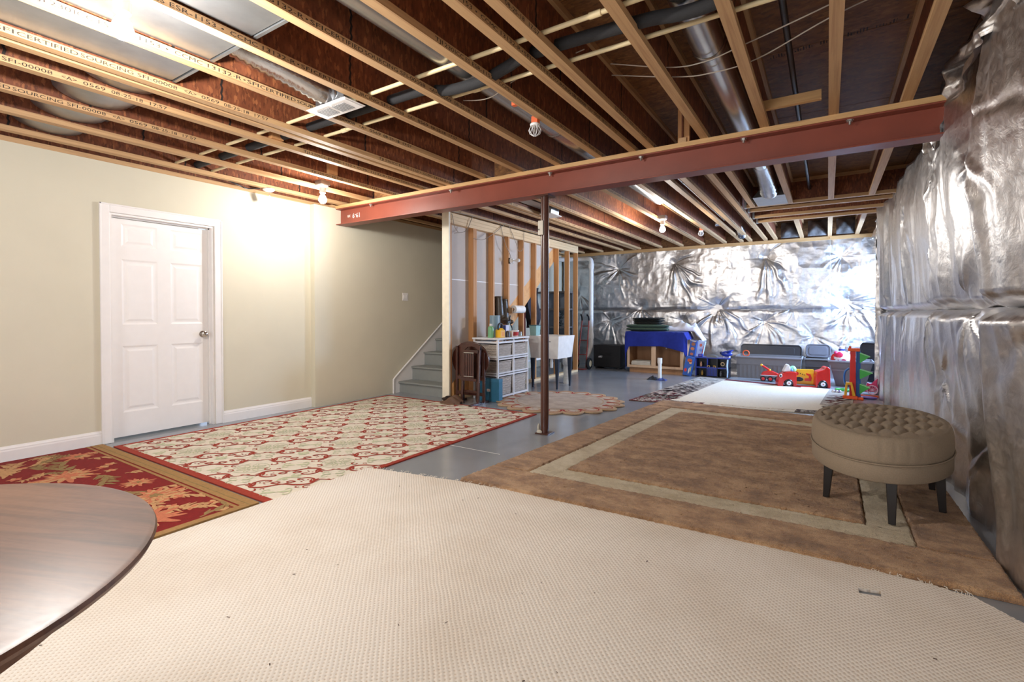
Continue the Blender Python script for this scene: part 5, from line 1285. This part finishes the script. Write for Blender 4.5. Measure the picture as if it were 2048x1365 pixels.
def heap(u, v):
    x = (u-.5)*.74; y = (v-.5)*.34; e = (max(0, math.sin(PI*u)))**.45*(max(0, math.sin(PI*v)))**.4
    z = .006+e*(.17*(1-.3*u)+.026*math.sin(14*u+5*v)+.022*math.sin(11*v+9*u)+.012*math.sin(27*u-8*v))
    if x > .20: z -= (x-.20)*1.1
    return (x, y, z)
MB().grid(heap, 44, 24).build('sheet', fabric('white_cotton', S(222, 222, 230), .05, 20, .3, 90), wb2, smooth=80).modifiers.new('thick', 'SOLIDIFY').thickness = .02
# leaning toy boxes
def carton(name, label, c, d, tilt, m, blots, rz=0):
    t = thing(name, label, 'box', c, rz); t.rotation_euler = (0, tilt, rz)
    MB().box(-d[0]/2, d[0]/2, -d[1]/2, d[1]/2, 0, d[2]).build('carton', m, t, bevel=.003)
    for i, (x, z, w_, h, col) in enumerate(blots): MB().prism([(0, 0)]*0 or [(x+w_/2*math.cos(a), z+h/2*math.sin(a)) for a in np.linspace(0, 2*PI, 10, endpoint=False)], 0, .0016).xf(Matrix(((1, 0, 0, 0), (0, 0, -1, -d[1]/2), (0, 1, 0, 0), (0, 0, 0, 1)))).build('print', mat('print_%s_%d' % (name, i), S(*col), .4), t)
    return t
M_TB = mat('bright_blue_card', S(40, 92, 178), .4)
carton('toy_box', 'blue toy box with orange print leaning by the cabinet, lower one', (-2.20, 9.46, .012), (.155, .07, .36), .20, M_TB, ((0, .29, .09, .07, (196, 92, 50)), (.02, .25, .05, .05, (230, 170, 120)), (-.04, .10, .05, .07, (220, 60, 60)), (.02, .10, .02, .12, (240, 240, 240)), (.045, .13, .014, .12, (230, 220, 90))))
carton('toy_box', 'blue toy box with brown figures leaning above the lower box', (-2.15, 9.58, .34), (.12, .06, .33), .16, mat('deep_blue_card', S(44, 82, 160), .4), ((0, .26, .07, .07, (150, 90, 60)), (0, .17, .07, .06, (196, 120, 80)), (.0, .07, .06, .05, (200, 110, 80)), (0, .315, .10, .02, (214, 200, 180))))
carton('toy_box', 'pale blue and white toy box leaning against the far foil', (-2.03, 9.66, .36), (.13, .08, .30), .20, mat('pale_blue_card', S(178, 196, 228), .4), ((0, .22, .05, .06, (214, 110, 90)), (.02, .13, .06, .06, (120, 150, 210)), (.05, .12, .015, .2, (200, 70, 60))))
# ================================================================== toys and bins along the far wall
M_TBLU = mat('toy_blue', S(36, 58, 152), .3); M_TBLK = mat('toy_black', S(26, 26, 32), .35); M_TGRY = mat('toy_grey', S(108, 110, 114), .45); M_TYEL = mat('toy_yellow', S(232, 176, 44), .3)
M_TRED = mat('toy_red', S(206, 40, 36), .25, spec=.6); M_TORG = mat('toy_orange', S(232, 92, 40), .3); M_TGRN = mat('toy_green', S(70, 178, 84), .3); M_TWHT = mat('toy_white', S(236, 234, 238), .35)
M_TPNK = mat('toy_pink', S(206, 56, 108), .35); M_TPUR = mat('toy_purple', S(112, 84, 178), .35); M_MBLU = mat('toy_mid_blue', S(36, 104, 186), .3)
pl = thing('toy_playset', 'blue and black two-storey toy playset left of the big bin', 'toy', (-2.05, 9.46, 0))
PW = .57
MB().box(0, PW, 0, .26, 0, .018).build('base', M_TBLK, pl, bevel=.003)
for z in (.165, .345): MB().box(0, PW, 0, .24, z, z+.022).build('floor', M_TBLU, pl, bevel=.003)
for x in (0, .20, .37, PW-.016): MB().box(x, x+.016, 0, .24, .018, .345).build('pillar', M_TBLU if x in (0, .20) else M_TBLK, pl, bevel=.003)
MB().box(.016, PW-.016, .225, .24, .018, .345).build('back_panel', M_TBLK, pl)
MB().box(.20, .37, -.006, .02, .03, .165).build('door_panel', M_TBLU, pl, bevel=.003)
for k in range(6): MB().box(.212+k*.026, .220+k*.026, -.012, -.006, .035, .16).build('door_rib', M_TBLK, pl)
MB().extr([(.195+.09*(1-math.cos(t)), 0, .367+.045*math.sin(t)) for t in np.linspace(0, PI, 12)], (0, .16, 0)).build('roof', M_TGRY, pl, smooth=40)
for x in (.215, .315): MB().tube([(x, -.01, .19), (x, -.012, .215), (x+.035, -.012, .215), (x+.035, -.01, .19)], .005, 6).build('rail_hoop', M_TYEL, pl)
MB().lathe([(.03, -.004), (.036, 0), (.03, .004), (.022, 0), (.03, -.004)], (.47, .0, .255), 20, 'Y', cap=False).build('ring', mat('toy_tan', S(196, 170, 130), .5), pl)
for x, z, m in ((.09, .19, mat('toy_skin', S(206, 160, 130), .5)), (.11, .03, mat('toy_mustard', S(186, 146, 70), .5)), (.43, .03, M_TGRY)):
    MB().ball((x, .06, z+.075), .014, 10, 8).tube([(x, .06, z), (x, .06, z+.06)], [.016, .020], 8).build('figure', m, pl, smooth=60)
MB().tube([(.555, -.01, .34), (.545, -.015, .22), (.555, -.012, .12), (.548, -.01, .02)], [.012, .016, .011, .010], 8).build('zip_slide', mat('pale_blue_plastic', S(176, 198, 230), .3), pl, smooth=50)
tb_ = thing('toy_block', 'small blue toy block on the playset roof, left', 'toy', (-1.97, 9.52, .3685)); MB().box(-.04, .04, -.03, .03, 0, .055).build('block', M_TBLU, tb_, bevel=.006); MB().box(-.02, .02, -.034, -.03, .012, .04).build('window', M_TPUR, tb_)
bf = thing('toy_flyer', 'navy blue toy with swept wings perched on the playset', 'toy', (-1.53, 9.55, .368))
MB().ball((0, 0, .07), (.10, .05, .05), 16, 10).build('body', M_TBLU, bf, smooth=60)
MB().ball((-.085, -.01, .085), (.03, .028, .028), 12, 8).build('nose', mat('toy_navy', S(24, 34, 84), .3), bf, smooth=60)
for s in (-1, 1): MB().extr([(-.02, s*.03, .09), (.07, s*.03, .10), (.10, s*.11, .13), (.03, s*.10, .12)], (0, 0, .010)).build('wing', M_TBLU, bf)
MB().cyl((.05, 0, 0), (.05, 0, .05), .014, n=10).cyl((-.04, 0, 0), (-.04, 0, .05), .014, n=10).build('foot', M_TWHT, bf)

def bin_(name, label, c, W, D, H, taper, m, rim_m, rz=0, ribs=10, t=.006):
    o = thing(name, label, 'bin', c, rz); hx, hy = W/2, D/2; k = taper
    q = lambda s, z, d: [(a*(hx*s-d), b*(hy*s-d), z) for a, b in ((-1, -1), (1, -1), (1, 1), (-1, 1))]
    mb = MB(); mb.add(q(k, 0, 0)+q(1, H, 0), [(0, 1, 5, 4), (1, 2, 6, 5), (2, 3, 7, 6), (3, 0, 4, 7), (3, 2, 1, 0)])
    mb.add(q(k, .006, t)+q(1, H, t), [(4, 5, 1, 0), (5, 6, 2, 1), (6, 7, 3, 2), (7, 4, 0, 3), (0, 1, 2, 3)]); mb.build('tub', m, o, fix=False)
    r = MB()
    for a, b, c2, d in ((-hx-.014, hx+.014, -hy-.014, -hy+.004), (-hx-.014, hx+.014, hy-.004, hy+.014), (-hx-.014, -hx+.004, -hy, hy), (hx-.004, hx+.014, -hy, hy)): r.box(a, b, c2, d, H-.028, H)
    r.build('rim', rim_m, o, bevel=.003)
    MB().box(-hx*.985-.004, hx*.985+.004, -hy*.985-.006, -hy*.985, H*.62, H*.65).build('step_line', m, o)
    for i in range(ribs):
        x = (-.9+1.8*i/(ribs-1))*hx*k; dy = lambda z: -hy*(k+(1-k)*z/H)
        MB().hexa([(x-.012, dy(.02)-.005, .02), (x+.012, dy(.02)-.005, .02), (x+.012, dy(.02)+.002, .02), (x-.012, dy(.02)+.002, .02)], [(x-.012, dy(H*.6)-.005, H*.6), (x+.012, dy(H*.6)-.005, H*.6), (x+.012, dy(H*.6)+.002, H*.6), (x-.012, dy(H*.6)+.002, H*.6)]).build('rib', m, o)
    return o
M_BING = mat('grey_bin_plastic', S(112, 110, 112), .45, var=.04); M_BINR = mat('grey_bin_rim', S(136, 138, 148), .35); M_BIND = mat('dark_bin_plastic', S(70, 64, 64), .45); M_LIDK = mat('black_lid_plastic', S(34, 34, 38), .4)
b1_ = bin_('storage_bin', 'long grey storage bin below the far foil', (-.885, 10.02, 0), 1.03, .50, .40, .96, M_BING, M_BINR, 0, 14)
def lid(parent, label, c, W, D, m, rx, rz=0):
    n = 10; r = .06; pts = []
    for cx, cy, a0 in ((W/2-r, D-r, 0), (-W/2+r, D-r, PI/2), (-W/2+r, r, PI), (W/2-r, r, 1.5*PI)):
        for k in range(n+1): a = a0+PI/2*k/n; pts.append((cx+r*math.cos(a), cy+r*math.sin(a)))
    o = MB().prism(pts, 0, .014).build('lid', m, parent, bevel=.004); o.location = Vector(c)-parent.location; o.rotation_euler = (rx, 0, rz); o['label'] = label
    MB().tube([(x, y, .012) for x, y in pts], .012, 6, closed=True).build('lip', m, o, smooth=50)
    MB().prism([(x*.78, D/2+(y-D/2)*.68) for x, y in pts], .014, .020).build('raised_field', m, o, bevel=.003)
    return o
lid(b1_, 'black lid standing behind the long grey bin', (-.89, 10.30, .36), 1.0, .22, M_LIDK, 1.35)
for k, (x, z) in enumerate(((-1.22, .37),)):
    rgx = thing('toy_ring', 'orange toy ring on the edge of the long bin', 'toy', (-1.27, 9.90, .401)); MB().tube([(.05*math.cos(t), 0, .05+.05*math.sin(t)) for t in np.linspace(0, 2*PI, 24, endpoint=False)], .010, 8, closed=True).build('ring', M_TORG, rgx, smooth=60)
    rgx.location = (-1.24, 9.80, .396)
b2_ = bin_('storage_bin', 'small dark brown storage bin with its lid propped open', (-.140, 10.20, 0), .375, .36, .385, .88, M_BIND, M_BING, 0, 6)
lid(b2_, 'dark grey lid propped open on the small bin', (-.135, 10.31, .39), .36, .22, mat('dark_grey_lid', S(84, 82, 88), .4), 1.35)
b3_ = bin_('storage_bin', 'square grey bin full of toys by the right foil wall', (.315, 9.62, 0), .58, .50, .42, .66, M_BING, M_BINR, 0, 5)
lid(b3_, 'black lid leaning in the corner behind the toy bin', (.56, 9.93, .06), .46, .62, M_LIDK, 1.40, -.9)
# toys heaped in the square bin
bl = thing('toy_ball', 'white and crimson panelled toy ball in the square bin', 'ball', (.20, 9.52, .33))
b1 = MB().ball((0, 0, .11), .125, 24, 16)
def ball_mat():
    m, nt, b = new_mat('crimson_white_ball'); v = coords(nt, (7, 7, 7)); w_ = N(nt, 'ShaderNodeTexVoronoi', Scale=1.2, feature='DISTANCE_TO_EDGE'); nt.links.new(v, w_.inputs['Vector'])
    nt.links.new(ramp(nt, w_.outputs['Distance'], [(.10, S(238, 234, 240)), (.14, S(186, 34, 70))], 'CONSTANT'), b.inputs['Base Color']); b.inputs['Roughness'].default_value = .4; return m
b1.build('shell', ball_mat(), bl, smooth=80)
for k, (lb, c, e, m) in enumerate((('white plastic toy frame sticking out of the square bin', (.30, 9.50, .36), 0, M_TWHT), ('blue and white toy car upended in the square bin', (.22, 9.44, .40), 1, M_TWHT), ('red plastic toy at the left of the square bin', (.10, 9.50, .34), 2, M_TRED))):
    t = thing('bin_toy', lb, 'toy', c)
    if e == 0:
        for a in (-.5, .0, .5): MB().tube([(-.10, 0, .02), (0, .02, .10+.1*a), (.12, .0, .04+.12*a)], .011, 8).build('bar', m, t, smooth=50)
        MB().tube([(-.06, 0, -.02), (.0, 0, .22)], .012, 8).build('bar', m, t)
    elif e == 1:
        MB().box(-.08, .08, -.03, .03, -.02, .03).build('body', m, t, bevel=.01)
        for x in (-.05, .05): MB().lathe([(.001, -.04), (.026, -.04), (.026, .04), (.001, .04)], (x, 0, -.015), 16, 'Y').build('wheel', M_TPUR, t, smooth=40)
        MB().cyl((-.02, .10, .12), (-.02, .10, .24), .045, .035, n=14).build('drum', M_TWHT, t, smooth=40); MB().cyl((-.02, .10, .17), (-.02, .10, .20), .047, .044, n=14).build('band', M_TBLU, t, smooth=40)
    else:
        MB().ball((0, 0, .09), (.05, .05, .09), 14, 10).build('body', m, t, smooth=60); MB().ball((.02, -.01, .19), .03, 12, 8).build('knob', M_TPNK, t, smooth=60)

# red ride-on car shaped play centre, nose to the left
cr = thing('toy_car', 'red and yellow car-shaped toddler play centre with white windscreen', 'toy', (-.33, 9.08, 0), .27)
def prof(pts, y0, y1, m, nm, bv=.012): return MB().extr([(x, y0, z) for x, z in pts], (0, y1-y0, 0)).build(nm, m, cr, bevel=bv, seg=3)
prof([(-.365, .0), (-.365, .06), (-.35, .13), (-.31, .20), (-.25, .235), (-.17, .245), (-.10, .235), (-.10, 0), (-.145, 0), (-.155, .07), (-.205, .115), (-.265, .10), (-.285, .05), (-.285, 0)], -.10, .10, M_TRED, 'front_body')
prof([(.165, 0), (.165, .19), (.185, .255), (.24, .275), (.275, .29), (.30, .33), (.335, .335), (.36, .31), (.365, .20), (.37, .0), (.335, 0), (.325, .06), (.28, .10), (.225, .09), (.195, .04), (.195, 0)], -.10, .10, M_TRED, 'rear_body')
MB().box(-.11, .17, .03, .055, .02, .275).build('activity_panel', M_TYEL, cr, bevel=.006)
MB().box(-.11, .17, -.10, .10, 0, .025).build('sill', M_TRED, cr, bevel=.004)
MB().box(-.10, .16, -.08, .03, .025, .040).build('seat_mat', M_TGRY, cr, bevel=.004)
MB().lathe([(.001, -.004), (.030, -.004), (.030, .004), (.001, .004)], (-.075, .026, .205), 20, 'Y').build('red_disc', M_TRED, cr)
MB().extr([(x, .022, z) for x, z in ((.04, .09), (.13, .09), (.14, .14), (.12, .20), (.06, .215), (.07, .185), (.10, .17), (.10, .135), (.04, .13))], (0, .009, 0)).build('red_window', M_TRED, cr)
MB().ball((-.04, .022, .115), (.062, .008, .035), 16, 8).build('black_hatch', M_TBLK, cr, smooth=60)
for x, z in ((-.02, .205), (.01, .195), (.035, .185)): MB().ball((x, .026, z), (.008, .004, .008), 8, 6).build('peg', M_TBLK, cr)
MB().extr([(-.285, -.07, .235), (-.235, -.07, .345), (-.205, -.07, .355), (-.165, -.07, .24)], (0, .14, 0)).build('windscreen', M_TWHT, cr, bevel=.012, seg=3)
MB().ball((-.135, 0, .275), (.05, .07, .055), 16, 10).build('steering_dome', mat('mint_plastic', S(150, 214, 168), .3), cr, smooth=60); MB().ball((-.165, -.03, .262), (.035, .05, .04), 14, 8).build('blue_dome', mat('sky_plastic', S(110, 160, 214), .3), cr, smooth=60)
for x in (-.213, .262):
    w_ = MB().lathe([(.001, -.03), (.050, -.03), (.060, -.02), (.060, .02), (.050, .03), (.001, .03)], (x, -.085, .062), 28, 'Y').build('tyre', M_TBLK, cr, smooth=40)
    MB().lathe([(.001, -.036), (.030, -.034), (.034, -.029), (.001, -.029)], (x, -.085, .062), 24, 'Y').build('hubcap', M_TWHT, w_, smooth=40); MB().ball((x, -.121, .062), (.009, .004, .009), 10, 6).build('hub_cap_dot', M_TRED, w_)
MB().ball((-.325, -.098, .175), (.022, .006, .030), 14, 8).build('eye_white', M_TWHT, cr, smooth=60); MB().ball((-.328, -.104, .172), (.012, .004, .019), 12, 8).build('eye_pupil', M_TBLK, cr, smooth=60)  # cartoon eye on the car's nose, white with a dark pupil

# small red fire truck on the far rug edge
fk = thing('toy_truck', 'small red toy fire truck with raised ladder', 'toy', (-.84, 9.50, 0), .1)
MB().box(-.13, .15, -.06, .06, .065, .105).build('chassis', M_TGRY, fk, bevel=.008)
MB().extr([(x, -.055, z) for x, z in ((-.13, .10), (-.10, .155), (-.02, .185), (.05, .18), (.14, .14), (.15, .10))], (0, .11, 0)).build('body', M_TRED, fk, bevel=.010, seg=3)
MB().box(-.132, .152, -.063, .063, .10, .108).build('white_stripe', M_TWHT, fk)
MB().tube([(.01, 0, .19), (-.05, 0, .23), (-.11, 0, .27)], .017, 8).build('ladder', M_TRED, fk); MB().ball((-.115, 0, .272), .022, 12, 8).ball((.01, 0, .195), .02, 12, 8).build('joint', M_TYEL, fk, smooth=60)
for x in (-.09, .02, .12):
    for y in (-.06, .06):
        w_ = MB().lathe([(.001, -.018), (.040, -.018), (.046, 0), (.040, .018), (.001, .018)], (x if x < .1 else .13, y, .046), 20, 'Y').build('wheel', M_TBLK, fk, smooth=40)
        MB().lathe([(.001, -.022), (.026, -.020), (.026, .020), (.001, .022)], (x if x < .1 else .13, y, .046), 16, 'Y').build('rim', M_TRED, w_, smooth=40)

# marble-run tower
tw = thing('marble_tower', 'tall red and blue toy ball-run tower with green ramps', 'toy', (.305, 8.16, 0))
MB().extr([(-.045, -.05, .03), (.030, -.05, .03), (.024, -.05, .66), (-.038, -.05, .66)], (0, .035, 0)).build('red_column', M_TRED, tw, bevel=.006)
MB().extr([(.030, .0, .03), (.085, .0, .03), (.080, .0, .66), (.030, .0, .66)], (0, .04, 0)).build('blue_column', M_MBLU, tw, bevel=.006)
MB().box(-.065, .07, -.07, .06, .655, .70).box(-.055, -.025, -.05, -.02, .70, .725).build('orange_top', M_TORG, tw, bevel=.008)
for z, L in ((.50, .10), (.28, .13), (.08, .10)):
    MB().hexa([(.07, -.05, z), (.075, -.05, z), (.075, .05, z), (.07, .05, z)], [(.07, -.05, z+.13), (.075+L, -.05, z+.085), (.075+L, .05, z+.085), (.07, .05, z+.13)]).build('green_ramp', M_TGRN, tw, bevel=.004)
    MB().tube([(.07, -.05, z+.135), (.078+L, -.052, z+.088), (.078+L, .052, z+.088), (.07, .05, z+.135)], .007, 6).build('ramp_edge', mat('light_green_edge_%d' % int(z*100), S(150, 222, 160), .3), tw)
for x in (-.115, .045): MB().box(x, x+.07, -.09, .06, .0, .035).build('foot', M_TRED if x < 0 else M_TORG, tw, bevel=.010, seg=3)
MB().box(-.12, .05, -.10, -.02, .0, .05).build('red_tray', M_TORG, tw, bevel=.010, seg=3)
MB().extr([(-.105, -.10, .05), (-.085, -.10, .235), (-.015, -.10, .235), (.025, -.10, .05), (-.01, -.10, .05), (-.032, -.10, .20), (-.065, -.10, .20), (-.075, -.10, .05)], (0, .07, 0)).build('yellow_arch', M_TYEL, tw, bevel=.005)
MB().tube([tuple(p) for p in spline([(-.05, 0, .42), (-.095, 0, .36), (-.10, 0, .24), (-.07, 0, .16)], 6)], .012, 8).build('blue_tube', M_MBLU, tw, smooth=50)
for k, x in enumerate((.085, .125, .165)):
    mb_ = thing('toy_marble', ['leftmost purple and white toy ball before the tower', 'middle purple and white toy ball before the tower', 'rightmost purple and white toy ball, nearest the tower'][k], 'ball', (x, 8.62, .0), 0, 'purple and white toy balls'); MB().ball((0, 0, .024), .022, 16, 10).build('ball', M_TWHT, mb_, smooth=60)
    MB().lathe([(.0225, -.007), (.0235, 0), (.0225, .007)], (0, 0, .024), 18, 'Y', cap=False).build('stripe', M_TPUR, mb_, smooth=60); mb_.rotation_euler.z = .5*k
gr = thing('green_ring', 'flat green toy track ring behind the balls', 'toy', (.20, 8.78, 0)); MB().tube([(.085*math.cos(t), .085*math.sin(t), .035) for t in np.linspace(0, 2*PI, 28, endpoint=False)], .014, 8, closed=True).build('ring', M_TGRN, gr, smooth=60); 
for a in (0, 2.1, 4.2): MB().cyl((.085*math.cos(a), .085*math.sin(a), 0), (.085*math.cos(a), .085*math.sin(a), .035), .008, n=8).build('post', M_TGRN, gr)
pf = thing('pink_wheel_toy', 'pink flame-shaped toy with spoked wheel by the right wall', 'toy', (.52, 8.72, 0), -.2)
MB().extr([(x, 0, z) for x, z in ((-.11, .03), (-.08, .10), (-.04, .13), (-.03, .17), (.02, .155), (.05, .20), (.09, .235), (.085, .16), (.10, .10), (.06, .04))], (0, .03, 0)).build('flame_panel', M_TPNK, pf, bevel=.006)
MB().tube([(.035+.062*math.cos(t), -.012, .07+.062*math.sin(t)) for t in np.linspace(0, 2*PI, 28, endpoint=False)], .008, 8, closed=True).build('wheel_rim', mat('pale_pink', S(226, 180, 204), .4), pf, smooth=60)
for k in range(12): MB().cyl((.035, -.012, .07), (.035+.06*math.cos(k*PI/6), -.012, .07+.06*math.sin(k*PI/6)), .0025, n=6).build('spoke', mat('pale_pink_%d' % k, S(226, 180, 204), .4), pf)
tag(MB().box(-.11, .11, -.04, .04, 0, .018).build('orange_track', M_TORG, bevel=.006, loc=(.50, 8.50, 0)), 'flat orange toy track piece by the right wall', 'toy')
pd = tag(MB().lathe([(.001, 0), (.085, 0), (.098, .010), (.09, .018), (.001, .014)], n=28).build('purple_disc', M_TPUR, smooth=40, loc=(.49, 8.33, 0)), 'flat purple toy disc in front of the orange track', 'toy')
